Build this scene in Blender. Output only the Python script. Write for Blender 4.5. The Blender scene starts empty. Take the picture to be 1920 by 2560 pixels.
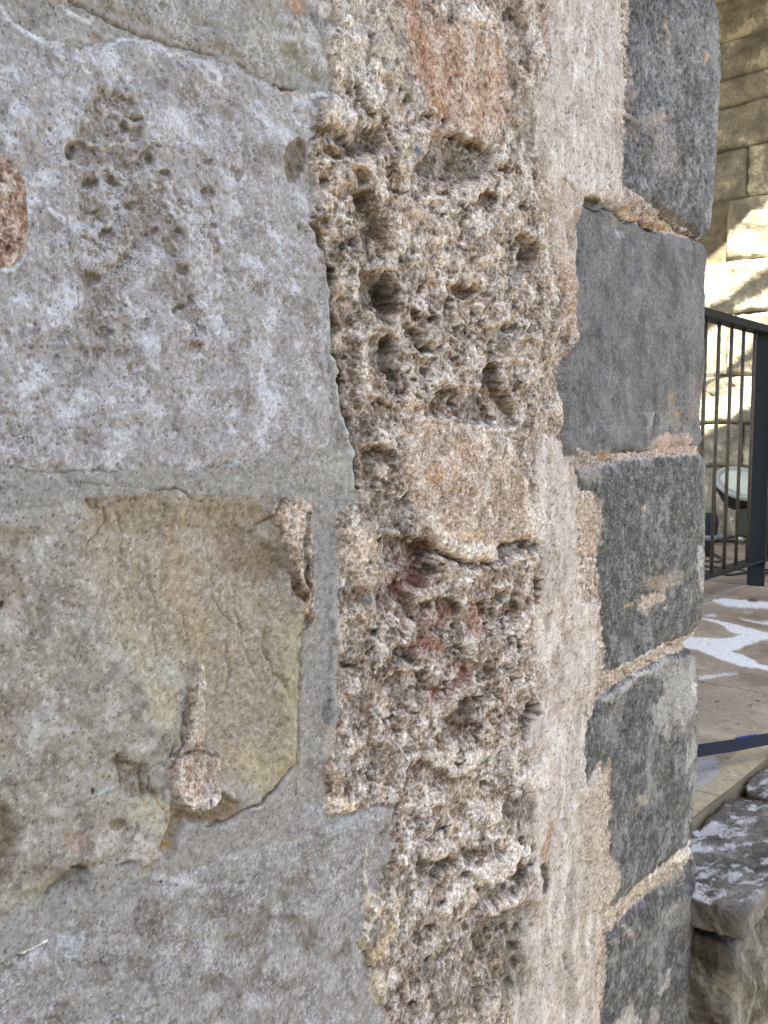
import bpy, math, random
import numpy as np
random.seed(7); rng = np.random.RandomState(11)
R = math.radians
S = bpy.context.scene
F32 = np.float32

# ------------------------------------------------------------------ camera
# world: X runs along the stone wall (away to the right), Y goes into it (wall face = plane Y 0), Z up; eye at 1.5 m
FPX, CX, CY = 2143.0, 960.0, 1280.0
YAW, PITCH = R(42.0), R(4.9)
EYE = np.array([0.0, -0.4685, 1.5])
cp, sp = math.cos(PITCH), math.sin(PITCH)
FWD = np.array([math.cos(YAW)*cp, math.sin(YAW)*cp, -sp])
RGT = np.array([math.sin(YAW), -math.cos(YAW), 0.0])
UPV = np.cross(RGT, FWD)
camd = bpy.data.cameras.new("camera"); cam = bpy.data.objects.new("camera", camd)
S.collection.objects.link(cam); S.camera = cam
cam.location = EYE
from mathutils import Matrix, Vector
cam.rotation_euler = Matrix((RGT, UPV, -FWD)).transposed().to_euler()
camd.sensor_fit = 'VERTICAL'; camd.sensor_height = 36.0; camd.lens = 36.0*FPX/2560.0
camd.clip_start = 0.01; camd.clip_end = 500

def ray(px, py):
    return FWD + RGT*((px-CX)/FPX) + UPV*((CY-py)/FPX)
def on_z(px, py, z):
    d = ray(px, py); return EYE + d*((z-EYE[2])/d[2])
def on_y(px, py, y):
    d = ray(px, py); return EYE + d*((y-EYE[1])/d[1])
def on_x(px, py, x):
    d = ray(px, py); return EYE + d*((x-EYE[0])/d[0])

# ------------------------------------------------------------------ light
S.view_settings.view_transform = 'Standard'; S.view_settings.look = 'None'
S.view_settings.gamma = 1; S.view_settings.exposure = 3.05
S.view_settings.use_white_balance = True
S.view_settings.white_balance_temperature = 7350; S.view_settings.white_balance_tint = 8
SUN_TO = Vector((-0.55, -0.20, 0.81)).normalized()      # direction towards the sun
w = bpy.data.worlds.new("World"); S.world = w; w.use_nodes = True
nt = w.node_tree; nt.nodes.clear()
sky = nt.nodes.new('ShaderNodeTexSky'); sky.sky_type = 'NISHITA'; sky.sun_disc = False
sky.sun_elevation = math.asin(SUN_TO.z); sky.sun_rotation = math.atan2(SUN_TO.x, SUN_TO.y)
sky.dust_density = 2.0
bg = nt.nodes.new('ShaderNodeBackground'); bg.inputs[1].default_value = 0.12
wo = nt.nodes.new('ShaderNodeOutputWorld')
nt.links.new(sky.outputs[0], bg.inputs[0]); nt.links.new(bg.outputs[0], wo.inputs[0])
sl = bpy.data.lights.new("sun", 'SUN'); sl.energy = 4.8; sl.angle = R(0.6); sl.color = (1.0, 0.95, 0.86)
so = bpy.data.objects.new("sun", sl); S.collection.objects.link(so)
so.rotation_euler = SUN_TO.to_track_quat('Z', 'Y').to_euler(); so.location = (0, 0, 8)

# ------------------------------------------------------------------ helpers
def s2l(c):
    c = np.asarray(c, dtype=F32)/255.0
    return np.where(c <= 0.04045, c/12.92, ((c+0.055)/1.055)**2.4).astype(F32)
ALB = 0.86
def tag(o, label=None, cat=None, group=None, kind=None):
    if label: o['label'] = label
    if cat: o['category'] = cat
    if group: o['group'] = group
    if kind: o['kind'] = kind
    return o
def link(name, me, mat=None, parent=None):
    o = bpy.data.objects.new(name, me); S.collection.objects.link(o)
    if mat: me.materials.append(mat)
    if parent: o.parent = parent
    return o
def empty(name, loc=(0, 0, 0)):
    o = bpy.data.objects.new(name, None); o.empty_display_size = 0.1
    S.collection.objects.link(o); o.location = loc
    return o
class MB:
    """collects boxes, tubes, lathes and loose polygons for one mesh"""
    def __init__(s): s.v = []; s.f = []
    def add(s, vs, fs):
        n = len(s.v); s.v += [tuple(map(float, v)) for v in vs]; s.f += [tuple(i+n for i in f) for f in fs]
    def box(s, lo, hi):
        x0, y0, z0 = lo; x1, y1, z1 = hi
        s.add([(x0,y0,z0),(x1,y0,z0),(x1,y1,z0),(x0,y1,z0),(x0,y0,z1),(x1,y0,z1),(x1,y1,z1),(x0,y1,z1)],
              [(0,3,2,1),(4,5,6,7),(0,1,5,4),(1,2,6,5),(2,3,7,6),(3,0,4,7)])
    def prism(s, poly, axis, lo, hi):
        n = len(poly)
        def mk(a, b, t):
            p = [a, b]; p.insert(axis, t); return tuple(p)
        vs = [mk(a, b, lo) for a, b in poly] + [mk(a, b, hi) for a, b in poly]
        s.add(vs, [tuple(range(n))[::-1], tuple(range(n, 2*n))] + [(i, (i+1) % n, (i+1) % n+n, i+n) for i in range(n)])
    def tube(s, pts, r, n=10, cap=True):
        pts = [Vector(p) for p in pts]; m = len(pts); vs = []; fs = []
        rr = r if hasattr(r, '__len__') else [r]*m
        t0 = (pts[1]-pts[0]).normalized(); ref = Vector((0, 0, 1)) if abs(t0.z) < 0.9 else Vector((1, 0, 0))
        a = t0.cross(ref).normalized()
        for i, p in enumerate(pts):
            t = (pts[min(i+1, m-1)]-pts[max(i-1, 0)]).normalized()
            a = (a-t*a.dot(t)).normalized(); b = t.cross(a)
            for k in range(n):
                q = 2*math.pi*k/n; vs.append(p+(a*math.cos(q)+b*math.sin(q))*rr[i])
        for i in range(m-1):
            for k in range(n):
                fs.append((i*n+k, i*n+(k+1) % n, (i+1)*n+(k+1) % n, (i+1)*n+k))
        if cap: fs += [tuple(range(n))[::-1], tuple(range((m-1)*n, m*n))]
        s.add(vs, fs)
    def lathe(s, prof, org, axis, n=40):
        axis = Vector(axis).normalized(); ref = Vector((0, 0, 1)) if abs(axis.z) < 0.9 else Vector((1, 0, 0))
        a = axis.cross(ref).normalized(); b = axis.cross(a); org = Vector(org); vs = []; fs = []
        for r, h in prof:
            for k in range(n):
                q = 2*math.pi*k/n; vs.append(org+axis*h+(a*math.cos(q)+b*math.sin(q))*r)
        m = len(prof)
        for i in range(m-1):
            for k in range(n):
                fs.append((i*n+k, i*n+(k+1) % n, (i+1)*n+(k+1) % n, (i+1)*n+k))
        s.add(vs, fs)
    def build(s, name, mat, parent=None, smooth=False, bevel=0):
        me = bpy.data.meshes.new(name); me.from_pydata(s.v, [], s.f); me.update()
        if smooth: me.shade_smooth()
        o = link(name, me, mat, parent)
        if bevel:
            b = o.modifiers.new('bevel', 'BEVEL'); b.width = bevel; b.segments = 2; b.limit_method = 'ANGLE'
        return o

# numpy noise ------------------------------------------------------
def perlin(x, y, seed=0):
    r = np.random.RandomState(seed+1000)
    perm = r.permutation(512).astype(np.int32); ang = r.rand(512)*2*np.pi
    gx = np.cos(ang).astype(F32); gy = np.sin(ang).astype(F32)
    xi = np.floor(x).astype(np.int32); yi = np.floor(y).astype(np.int32)
    fx = (x-xi).astype(F32); fy = (y-yi).astype(F32)
    u = fx*fx*fx*(fx*(fx*6-15)+10); v = fy*fy*fy*(fy*(fy*6-15)+10)
    def g(ix, iy, dx, dy):
        h = perm[(perm[ix & 511]+iy) & 511]; return gx[h]*dx+gy[h]*dy
    a = g(xi, yi, fx, fy); b = g(xi+1, yi, fx-1, fy); c = g(xi, yi+1, fx, fy-1); d = g(xi+1, yi+1, fx-1, fy-1)
    ab = a+u*(b-a); cd = c+u*(d-c)
    return (ab+v*(cd-ab))*1.5
def fbm(x, y, wl, octs, seed, gain=0.5, lac=2.1):
    o = np.zeros_like(x); a = 1.0; k = 1.0/wl
    for i in range(octs):
        o += a*perlin(x*k+i*7.3, y*k-i*3.1, seed+i); a *= gain; k *= lac
    return o
def worley(x, y, wl, seed=0):
    """distance to nearest cell point (0..~1)"""
    r = np.random.RandomState(seed+5000)
    t = r.rand(512, 2).astype(F32); perm = r.permutation(512).astype(np.int32)
    x = x/wl; y = y/wl
    xi = np.floor(x).astype(np.int32); yi = np.floor(y).astype(np.int32)
    best = np.full(x.shape, 9.0, F32); hid = np.zeros(x.shape, np.int32)
    for dx in (-1, 0, 1):
        for dy in (-1, 0, 1):
            h = perm[(perm[(xi+dx) & 511]+yi+dy) & 511]
            d = (xi+dx+t[h, 0]-x)**2+(yi+dy+t[h, 1]-y)**2
            m = d < best; best = np.where(m, d, best).astype(F32); hid = np.where(m, h, hid)
    return np.sqrt(best), hid.astype(F32)/511.0
def sstep(a, b, x):
    t = np.clip((x-a)/(b-a), 0, 1); return t*t*(3-2*t)
def lerp(a, b, t): return a+(b-a)*t

# materials --------------------------------------------------------
def new_mat(name, base=(.5, .5, .5), rough=0.9, metal=0.0, spec=None):
    m = bpy.data.materials.new(name); m.use_nodes = True
    b = m.node_tree.nodes['Principled BSDF']
    b.inputs['Base Color'].default_value = (*base, 1); b.inputs['Roughness'].default_value = rough
    b.inputs['Metallic'].default_value = metal
    if spec is not None: b.inputs['Specular IOR Level'].default_value = spec
    return m
def nodes(m): return m.node_tree.nodes, m.node_tree.links, m.node_tree.nodes['Principled BSDF']
def tex(m, kind, scale, detail=4, rough=0.6, stretch=(1, 1, 1), rot=(0, 0, 0)):
    N, L, _ = nodes(m)
    tc = N.new('ShaderNodeTexCoord'); mp = N.new('ShaderNodeMapping')
    mp.inputs['Scale'].default_value = stretch; mp.inputs['Rotation'].default_value = rot
    L.new(tc.outputs['Object'], mp.inputs[0])
    t = N.new('ShaderNodeTexNoise' if kind == 'noise' else 'ShaderNodeTexVoronoi')
    t.inputs['Scale'].default_value = scale
    if kind == 'noise':
        t.inputs['Detail'].default_value = detail; t.inputs['Roughness'].default_value = rough
    L.new(mp.outputs[0], t.inputs['Vector'])
    return t
def ramp(m, src, stops):
    N, L, _ = nodes(m); r = N.new('ShaderNodeValToRGB'); e = r.color_ramp.elements
    while len(e) < len(stops): e.new(0.5)
    for k, (p, c) in enumerate(stops):
        e[k].position = p; e[k].color = (*([c]*3 if not hasattr(c, '__len__') else c), 1)
    L.new(src, r.inputs[0]); return r
def mix(m, mode, fac, a, b):
    N, L, _ = nodes(m); x = N.new('ShaderNodeMix'); x.data_type = 'RGBA'; x.blend_type = mode
    for i, v in ((0, fac), (6, a), (7, b)):
        if hasattr(v, 'is_linked') or isinstance(v, bpy.types.NodeSocket): L.new(v, x.inputs[i])
        elif i == 0: x.inputs[0].default_value = v
        else: x.inputs[i].default_value = (*v, 1)
    return x.outputs[2]
def bump(m, src, dist, strength=1.0, normal=None):
    N, L, b = nodes(m); n = N.new('ShaderNodeBump'); n.inputs['Distance'].default_value = dist
    n.inputs['Strength'].default_value = strength; L.new(src, n.inputs['Height'])
    if normal: L.new(normal, n.inputs['Normal'])
    L.new(n.outputs[0], b.inputs['Normal']); return n.outputs[0]
def relief_mat(name, grain=0.25, grain_scale=900, speck=0.5, bumpd=0.0006, spec=0.25, rough=0.9, coarse=0.0):
    """stone whose broad colour rides on the mesh (attribute) with mineral grain added by nodes"""
    m = new_mat(name, rough=rough, spec=spec); N, L, b = nodes(m)
    at = N.new('ShaderNodeAttribute'); at.attribute_name = 'stone_colour'
    n1 = tex(m, 'noise', grain_scale, 3, 0.7)
    r1 = ramp(m, n1.outputs[0], [(0.30, 1-grain*1.3), (0.5, 1.0), (0.70, 1+grain)])
    c = mix(m, 'MULTIPLY', 1.0, at.outputs['Color'], r1.outputs[0])
    v = tex(m, 'voronoi', grain_scale*0.55)
    r2 = ramp(m, v.outputs['Color'], [(0.0, 1-speck), (0.16, 1-speck*0.8), (0.2, 1.0), (0.88, 1.0), (0.93, 1+speck*0.7)])
    c = mix(m, 'MULTIPLY', 1.0, c, r2.outputs[0])
    if coarse:
        n5 = tex(m, 'noise', 260, 4, 0.7); r5 = ramp(m, n5.outputs[0], [(0.34, 1-coarse), (0.5, 1.0), (0.66, 1+coarse*0.8)])
        c = mix(m, 'MULTIPLY', 1.0, c, r5.outputs[0])
    L.new(c, b.inputs['Base Color'])
    n2 = tex(m, 'noise', grain_scale*0.8, 4, 0.65)
    bump(m, n2.outputs[0], bumpd)
    return m

# ================================================================== THE STONE WALL
# grid columns: even in apparent width over the part that shows, coarse beyond
def x_at(px):
    d = ray(px, 1096.0); return EYE[0]+d[0]*(-EYE[1]/d[1])
COLSTEP, ROWS_FINE, ROWS_MID = 2.3, 0.00065, 0.00115
xs = [x_at(p) for p in np.arange(-70, 1790, COLSTEP)]
XC = x_at(1760)                                   # mean position of the wall's end
xs = [x for x in xs if x < XC-0.012]
pre = list(np.linspace(-1.6, xs[0]-0.004, 60))
xs = np.array(pre+xs)
RC = 0.010                                        # arris radius
arc = np.linspace(0, 1, 15)
ret = np.concatenate([np.arange(0.0015, 0.05, 0.0025), np.linspace(0.056, 0.5, 40)])   # down the return face
zr = np.concatenate([np.linspace(-0.2, 0.62, 26), np.arange(0.64, 1.13, ROWS_MID),
                     np.arange(1.13, 1.76, ROWS_FINE), np.arange(1.76, 2.16, ROWS_MID), np.linspace(2.18, 3.2, 30)])
# path parameters per column
flat_n = len(xs)
ends = xs[-1]
cu = np.concatenate([xs, np.full(len(arc)+len(ret), 0.0)])
NXC = len(cu); NZ = len(zr)
# silhouette of the wall's end, as seen: (px, py)
SIL = [(1786,-60),(1795,10),(1803,42),(1806,160),(1803,250),(1797,330),(1793,400),(1790,480),(1783,560),(1770,590),(1752,600),
       (1766,615),(1771,640),(1766,700),(1768,740),(1769,900),(1766,940),(1757,1000),(1754,1040),(1762,1090),(1754,1124),
       (1757,1134),(1766,1150),(1767,1290),(1765,1400),(1761,1500),(1756,1560),(1745,1585),(1716,1603),(1727,1622),(1742,1645),
       (1748,1700),(1748,1900),(1742,1960),(1735,2050),(1728,2098),(1724,2112),(1741,2138),(1745,2160),(1742,2300),(1743,2620)]
sp_ = [on_y(px, py, 0.0) for px, py in SIL]
silz = np.array([p[2] for p in sp_])[::-1]; silx = np.array([p[0] for p in sp_])[::-1]
xcz = np.interp(zr, silz, silx)+0.0
print('corner x', xcz.min(), xcz.max(), XC)
# base positions
Zg = np.repeat(zr[:, None], NXC, 1).astype(F32)
Xg = np.zeros((NZ, NXC), F32); Yg = np.zeros((NZ, NXC), F32)
NXv = np.zeros((NZ, NXC), F32); NYv = np.full((NZ, NXC), -1.0, F32)
d_corner = (xcz-XC)[:, None]
wgt = sstep(XC-0.16, XC-0.012, xs)[None, :]
Xg[:, :flat_n] = xs[None, :]+wgt*d_corner
x_end = ends+d_corner[:, 0]
gap = (XC-ends)                                  # straight run left + radius
q = arc*np.pi/2
for k in range(len(arc)):
    c = flat_n+k
    Xg[:, c] = x_end+(gap-RC)*min(1.0, 1)*1.0+RC*math.sin(q[k]) if k else x_end+(gap-RC)
    Yg[:, c] = RC*(1-math.cos(q[k]))
    NXv[:, c] = math.sin(q[k]); NYv[:, c] = -math.cos(q[k])
for k in range(len(ret)):
    c = flat_n+len(arc)+k
    Xg[:, c] = lerp(x_end+gap, XC, sstep(0.0, 0.2, ret[k])); Yg[:, c] = RC+ret[k]; NXv[:, c] = 1; NYv[:, c] = 0
# along-wall coordinate used by the noise (metres)
U = Xg+np.where(np.arange(NXC)[None, :] >= flat_n, Yg, 0)
V = Zg
# apparent (photo) coordinates of each point of the face, to place the traced stones and joints on the wall plane
DX, DY, DZ = Xg-EYE[0], np.minimum(Yg, 0.02)-EYE[1], Zg-EYE[2]
dep = DX*FWD[0]+DY*FWD[1]+DZ*FWD[2]; dep = np.maximum(dep, 0.05)
PX = (CX+FPX*(DX*RGT[0]+DY*RGT[1])/dep).astype(F32)
PY = (CY-FPX*(DX*UPV[0]+DY*UPV[1]+DZ*UPV[2])/dep).astype(F32)
MMPX = (dep/FPX).astype(F32)                     # metres per photo pixel
colpx_lo = PX.min(0); colpx_hi = PX.max(0)
# warp used to make all traced outlines irregular
W1 = fbm(U, V, 0.030, 2, 40); W2 = fbm(U, V, 0.030, 2, 50)
w3 = fbm(U, V, 0.008, 2, 60, 0.5); w4 = fbm(U, V, 0.008, 2, 70, 0.5)

def sd_poly(px, py, poly):
    p = np.asarray(poly, F32); n = len(p); d2 = np.full(px.shape, 1e12, F32); ins = np.zeros(px.shape, bool)
    for i in range(n):
        a = p[i]; b = p[(i+1) % n]; e = b-a; ee = max(float(e@e), 1e-6)
        wx = px-a[0]; wy = py-a[1]; t = np.clip((wx*e[0]+wy*e[1])/ee, 0, 1)
        dx = wx-t*e[0]; dy = wy-t*e[1]; d2 = np.minimum(d2, dx*dx+dy*dy)
        c = (a[1] > py) != (b[1] > py)
        if abs(e[1]) > 1e-6: ins ^= c & (px < e[0]*(py-a[1])/e[1]+a[0])
    d = np.sqrt(d2); return np.where(ins, -d, d)
def sd_line(px, py, pts):
    p = np.asarray(pts, F32); d2 = np.full(px.shape, 1e12, F32)
    for i in range(len(p)-1):
        a = p[i]; e = p[i+1]-a; ee = max(float(e@e), 1e-6); wx = px-a[0]; wy = py-a[1]
        t = np.clip((wx*e[0]+wy*e[1])/ee, 0, 1); dx = wx-t*e[0]; dy = wy-t*e[1]; d2 = np.minimum(d2, dx*dx+dy*dy)
    return np.sqrt(d2)
def window(x0, x1, y0, y1):
    c = np.where((colpx_hi >= x0) & (colpx_lo <= x1))[0]
    if not len(c): return None
    c0, c1 = c[0], c[-1]+1; sub = PY[:, c0:c1]
    r = np.where((sub.min(1) <= y1) & (sub.max(1) >= y0))[0]
    if not len(r): return None
    return (slice(r[0], r[-1]+1), slice(c0, c1))

# frames in which the outlines were traced
FR = {'S': (0, 0, 1.0), 'D': (0, 0, 0.86406), 'K': (0, 0, 2.074), 'L': (0, 900, 1.843), 'M': (0, 1700, 1.508), 'A': (700, 0, 2.765),
      'B': (750, 550, 2.552), 'C': (750, 1200, 2.552), 'E': (850, 1900, 2.514), 'G': (800, 1660, 2.074), 'T': (1350, 0, 2.765),
      'U': (1350, 750, 2.765), 'V': (1350, 1500, 2.087), 'N': (700, 800, 2.074), 'O': (700, 0, 2.074)}
def fr(f, pts):
    ox, oy, s = FR[f]; return [(ox+x/s, oy+y/s) for x, y in pts]

# ---- regions (traced outlines, later ones lie over earlier ones)
REG = []
def region(name, f, pts, **k):
    REG.append((name, fr(f, pts), k))
#EOF_PART1
BIG = 4000
# pal = (main, light, dark) as seen in even light; amp = relief in mm at 45/15/5/2 mm wavelengths
GREY = dict(h=0, rnd=26, drop=3.0, amp=(3.0, 2.4, 0.9, 0.35), pit=0.8, pal=((163,159,157),(194,196,201),(140,133,127)), cw=0.024, mat='block')
region('stone_block', 'S', [(-BIG,-2600),(-BIG,-80),(-200,-30),(40,0),(240,10),(320,40),(400,80),(470,110),(560,130),(640,175),(720,200),(760,190),(800,205),(830,150),(822,60),(815,0),(800,-300),(790,-2600)],
       label='pale grey weathered block over the topmost mortar joint', **dict(GREY, h=1, pal=((160,155,147),(186,186,184),(130,122,110))))
region('stone_block', 'S', [(-BIG,-20),(-200,0),(0,22),(58,62),(96,92),(130,112),(200,116),(270,104),(309,96),(386,106),(434,142),(530,145),(603,169),(690,212),(781,243),(800,300),(790,330),(775,400),(778,470),(772,540),(790,600),(806,680),(815,760),(822,880),(826,960),(834,1060),(830,1110),(770,1138),(650,1150),(560,1160),(460,1172),(270,1180),(110,1172),(0,1160),(-BIG,1150)],
       label='large upper grey block with a pitted scar across it', **GREY)
region('stone_block', 'S', [(-BIG,1290),(0,1278),(180,1262),(235,1250),(360,1244),(430,1232),(490,1238),(560,1240),(676,1246),(740,1262),(764,1300),(772,1390),(776,1490),(765,1560),(752,1600),(752,1700),(750,1800),(748,1880),(746,1910),(700,1968),(655,2010),(600,2034),(566,2060),(520,2068),(478,2052),(440,2070),(420,2100),(400,2140),(330,2140),(290,2160),(230,2170),(172,2200),(150,2222),(70,2270),(0,2300),(-BIG,2500)],
       label='yellowish block with a hollowed face and pink mortar lumps', h=0, rnd=30, drop=3, amp=(4.0, 2.0, 0.8, 0.35), pit=0.5,
       pal=((158,152,141),(180,176,168),(134,127,116)), cw=0.02, mat='block')
region('stone_block', 'S', [(-BIG,2560),(0,2420),(50,2392),(130,2352),(240,2280),(330,2245),(450,2180),(560,2150),(660,2130),(760,2090),(860,2040),(990,2010),(985,2080),(978,2160),(960,2230),(915,2260),(900,2320),(905,2390),(930,2460),(960,2530),(955,2600),(950,3600),(-BIG,3600)],
       label='lowest grey block with a mottled flat face', h=0, rnd=40, drop=3, amp=(3.0, 1.6, 0.9, 0.4), pit=0.5,
       pal=((151,147,143),(173,171,169),(126,118,111)), cw=0.022, mat='block')
# rubble core
RUB = dict(h=3, rnd=14, drop=3, amp=(3.0, 1.7, 1.3, 0.8), pit=1.0, pal=((163,147,132),(208,200,193),(116,100,86)), cw=0.013, mat='rubble')
region('rubble_core', 'D', [(705,-1200),(705,0),(712,60),(702,120),(722,180),(700,212),(682,232),(668,330),(682,420),(668,480),(690,560),(710,620),(722,700),(722,760),(733,850),(743,920),(766,985),(775,1000),(772,1085),(745,1092),(724,1130),(722,1180),(735,1240),(730,1310),(736,1400),(728,1480),(728,1560),(704,1640),(703,1700),(700,1762),(760,1750),(800,1745),(855,1735),(845,1800),(840,1880),(792,1950),(778,2000),(785,2060),(800,2120),(828,2180),(820,2300),(820,3400),
       (1330,3400),(1310,2212),(1320,1900),(1310,1500),(1300,1300),(1290,1100),(1240,1010),(1215,900),(1220,780),(1250,740),(1240,600),(1240,470),(1330,430),(1350,300),(1362,0),(1362,-1200)],
       label='rough brown and white rubble core between the blocks and the dark quoins', **RUB)
# smooth lime plaster remains
PLA = dict(h=4, rnd=24, drop=2.0, amp=(2.2, 1.0, 0.5, 0.25), pit=0.4, pal=((190,180,171),(210,203,197),(168,155,143)), cw=0.02, streak=0.4, soft=24, mat='plaster')
region('plaster_patch', 'D', [(1180,-1200),(1180,60),(1190,130),(1160,200),(1150,300),(1170,380),(1195,400),(1180,480),(1200,560),(1245,620),(1250,480),(1260,430),(1300,425),(1338,440),(1352,300),(1352,200),(1358,60),(1368,0),(1368,-1200)],
       label='smooth pinkish plaster strip beside the topmost dark quoin', **PLA)
region('plaster_patch', 'D', [(1160,930),(1150,1020),(1170,1120),(1165,1260),(1150,1400),(1165,1500),(1130,1600),(1150,1700),(1140,1800),(1150,1900),(1110,2050),(1100,2212),(1090,3400),(1330,3400),(1288,2212),(1300,2010),(1318,1950),(1325,1860),(1312,1700),(1290,1640),(1262,1630),(1258,1540),(1290,1480),(1300,1400),(1298,1300),(1288,1150),(1250,1080),(1230,1020),(1210,960)],
       label='long pale plaster strip with upright streaks', **dict(PLA, h=4))
# crumbly pink pointing between the quoins
region('pointing', 'D', [(1325,-1200),(1340,300),(1335,440),(1350,480),(1300,960),(1230,985),(1240,1010),(1240,1300),(1290,1300),(1290,1460),(1280,1520),(1290,1960),(1290,3400),(3000,3400),(3000,-1200)],
       label='crumbly sandy pointing in the joints of the dark quoins', h=-1, rnd=10, drop=1, amp=(1.0, 1.6, 1.6, 0.9), pit=1.2, ragged=0.5,
       pal=((176,161,147),(212,203,190),(134,114,97)), cw=0.008, mat='rubble')
QN = dict(h=3, rnd=20, drop=4.0, amp=(2.0, 1.2, 0.8, 0.4), pit=0.8, pal=((104,105,105),(146,147,147),(68,69,71)), cw=0.014, streak=0.6, mat='quoin')
R_ = 3500
region('quoin_stone', 'D', [(1365,-1400),(1362,0),(1357,60),(1352,200),(1350,300),(1346,400),(1380,420),(1420,452),(1465,480),(1515,512),(1545,520),(R_,640),(R_,-1400)],
       label='tall dark grey quoin, topmost at the wall end', **dict(QN, pit=1.6))
region('quoin_stone', 'D', [(1262,428),(1278,424),(1290,436),(1330,458),(1352,478),(1400,492),(1440,505),(1500,518),(1528,524),(R_,560),(R_,960),(1528,968),(1470,962),(1400,974),(1300,984),(1215,986),(1212,900),(1206,820),(1214,770),(1248,740),(1250,640),(1240,560),(1244,480)],
       label='smooth grey quoin below the topmost one', **dict(QN, h=2, amp=(2.0,0.9,0.4,0.25), pit=0.25, pal=((108,109,110),(126,127,128),(92,92,94)), streak=0.5, cw=0.02))
region('quoin_stone', 'D', [(1245,1012),(1300,1006),(1350,992),(1400,990),(1470,984),(1525,980),(R_,900),(R_,1290),(1515,1350),(1490,1372),(1440,1388),(1390,1420),(1350,1442),(1304,1452),(1306,1400),(1300,1350),(1296,1250),(1282,1150),(1282,1060),(1250,1060)],
       label='square dark quoin with a pink patch near its foot', **dict(QN, pal=((88,91,91),(132,134,133),(58,60,62))))
region('quoin_stone', 'D', [(1290,1512),(1330,1478),(1390,1440),(1440,1418),(1490,1400),(R_,1000),(R_,1500),(1494,1826),(1440,1862),(1380,1910),(1330,1958),(1312,1952),(1322,1880),(1316,1800),(1314,1700),(1296,1640),(1260,1700),(1256,1640),(1264,1560)],
       label='dark quoin with pale peeling patches at its upper edge', **dict(QN, pal=((86,89,90),(140,141,140),(56,58,61))))
region('quoin_stone', 'D', [(1310,2016),(1350,1976),(1400,1932),(1450,1890),(1505,1852),(R_,1500),(R_,2900),(1290,2900),(1292,2212),(1312,2100)],
       label='lowest dark quoin crossed by a pale slanting streak', **dict(QN, pal=((86,88,90),(136,136,134),(56,58,61))))
# single stones and lumps inside
region('orange_stone', 'A', [(835,-60),(960,-60),(1000,140),(1090,165),(1180,160),(1330,200),(1480,222),(1530,400),(1550,600),(1530,880),(1440,960),(1330,940),(1200,880),(1100,800),(1040,770),(980,650),(930,560),(880,400),(860,200)],
       label='smooth orange brown sandstone set in the rubble', h=4, rnd=18, drop=2, soft=18, amp=(2.5, 1.4, 0.9, 0.7), pit=0.5, ragged=0.5, pal=((184,156,134),(204,186,168),(160,126,104)), cw=0.02, mat='rubble')
region('tan_stone', 'N', [(680,520),(760,505),(880,505),(980,570),(1050,535),(1080,580),(1200,590),(1230,700),(1260,850),(1290,960),(1330,1060),(1340,1140),(1200,1140),(1110,1180),(1080,1240),(1000,1262),(900,1240),(800,1180),(740,1080),(690,980),(640,860),(600,720),(640,600)],
       label='bulging tan stone with a rusty centre', h=7, rnd=34, drop=6, amp=(2.5, 1.6, 0.9, 0.6), pit=0.6, ragged=0.55, soft=12, pal=((186,166,145),(212,203,192),(150,128,106)), cw=0.018, mat='rubble')
region('pink_lump', 'L', [(1260,690),(1290,640),(1390,618),(1435,690),(1440,800),(1448,900),(1452,1000),(1442,1100),(1450,1180),(1430,1232),(1408,1180),(1390,1105),(1345,1040),(1335,920),(1295,840),(1272,760)],
       label='pink gritty lump lodged at the top corner of the yellowish block', h=5, rnd=14, drop=5, amp=(1.5, 2.5, 1.6, 0.6), pit=1.0, ragged=0.6, pal=((180,158,140),(205,190,175),(120,104,92)), cw=0.01, mat='rubble')
region('pink_lump', 'S', [(510,1672),(524,1664),(532,1672),(528,1740),(536,1790),(528,1850),(520,1866),(570,1890),(562,1930),(548,1975),(560,1990),(545,2015),(505,2022),(462,2030),(438,2010),(424,1965),(430,1892),(455,1862),(480,1790),(496,1725)],
       label='pink gritty lump shaped like a boot, stuck low on the yellowish block', h=8, rnd=12, drop=7, amp=(1.0, 1.8, 1.2, 0.5), pit=0.9, ragged=0.8, pal=((190,170,155),(214,200,186),(148,122,104)), cw=0.009, mat='rubble')
region('brick_shard', 'K', [(-700,790),(0,812),(60,832),(110,905),(145,1000),(150,1110),(150,1250),(100,1335),(0,1405),(-700,1450)],
       label='reddish brick shard bedded in the grey block', h=1, rnd=12, drop=3, amp=(1.5, 1.2, 1.4, 0.8), pit=1.4, ragged=0.7, pal=((158,130,113),(200,168,150),(120,84,66)), cw=0.008, mat='rubble')

# ---- features: (frame, kind, points, mm, soft px, colour or None, alpha); deep hollow colours include painted shade
FT = []
def P(f, pts, h, soft=6, col=None, a=0.8, warp=1.0, bowl=0): FT.append(('P', fr(f, pts), h, soft, col, a, warp, bowl))
def E(f, x, y, rx, ry, h, soft=5, col=None, a=0.8, ang=0, warp=1.0):
    pts = [(x+rx*math.cos(t)*math.cos(ang)-ry*math.sin(t)*math.sin(ang), y+rx*math.cos(t)*math.sin(ang)+ry*math.sin(t)*math.cos(ang)) for t in np.linspace(0, 2*math.pi, 13)[:-1]]
    FT.append(('P', fr(f, pts), h, soft, col, a, warp, 1))
def Ln(f, pts, wd, h, soft=3, col=None, a=0.8, warp=1.0):
    FT.append(('L', fr(f, pts), h, soft, col, a, warp, wd/FR[f][2]/2.0))
WH = (228,221,212); WHC = (212,212,212); DKB = (88,75,60); BRN = (128,104,82); TAN = (178,156,130); RED = (128,88,76); DKG = (98,92,84); CRM = (208,190,155)
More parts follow.
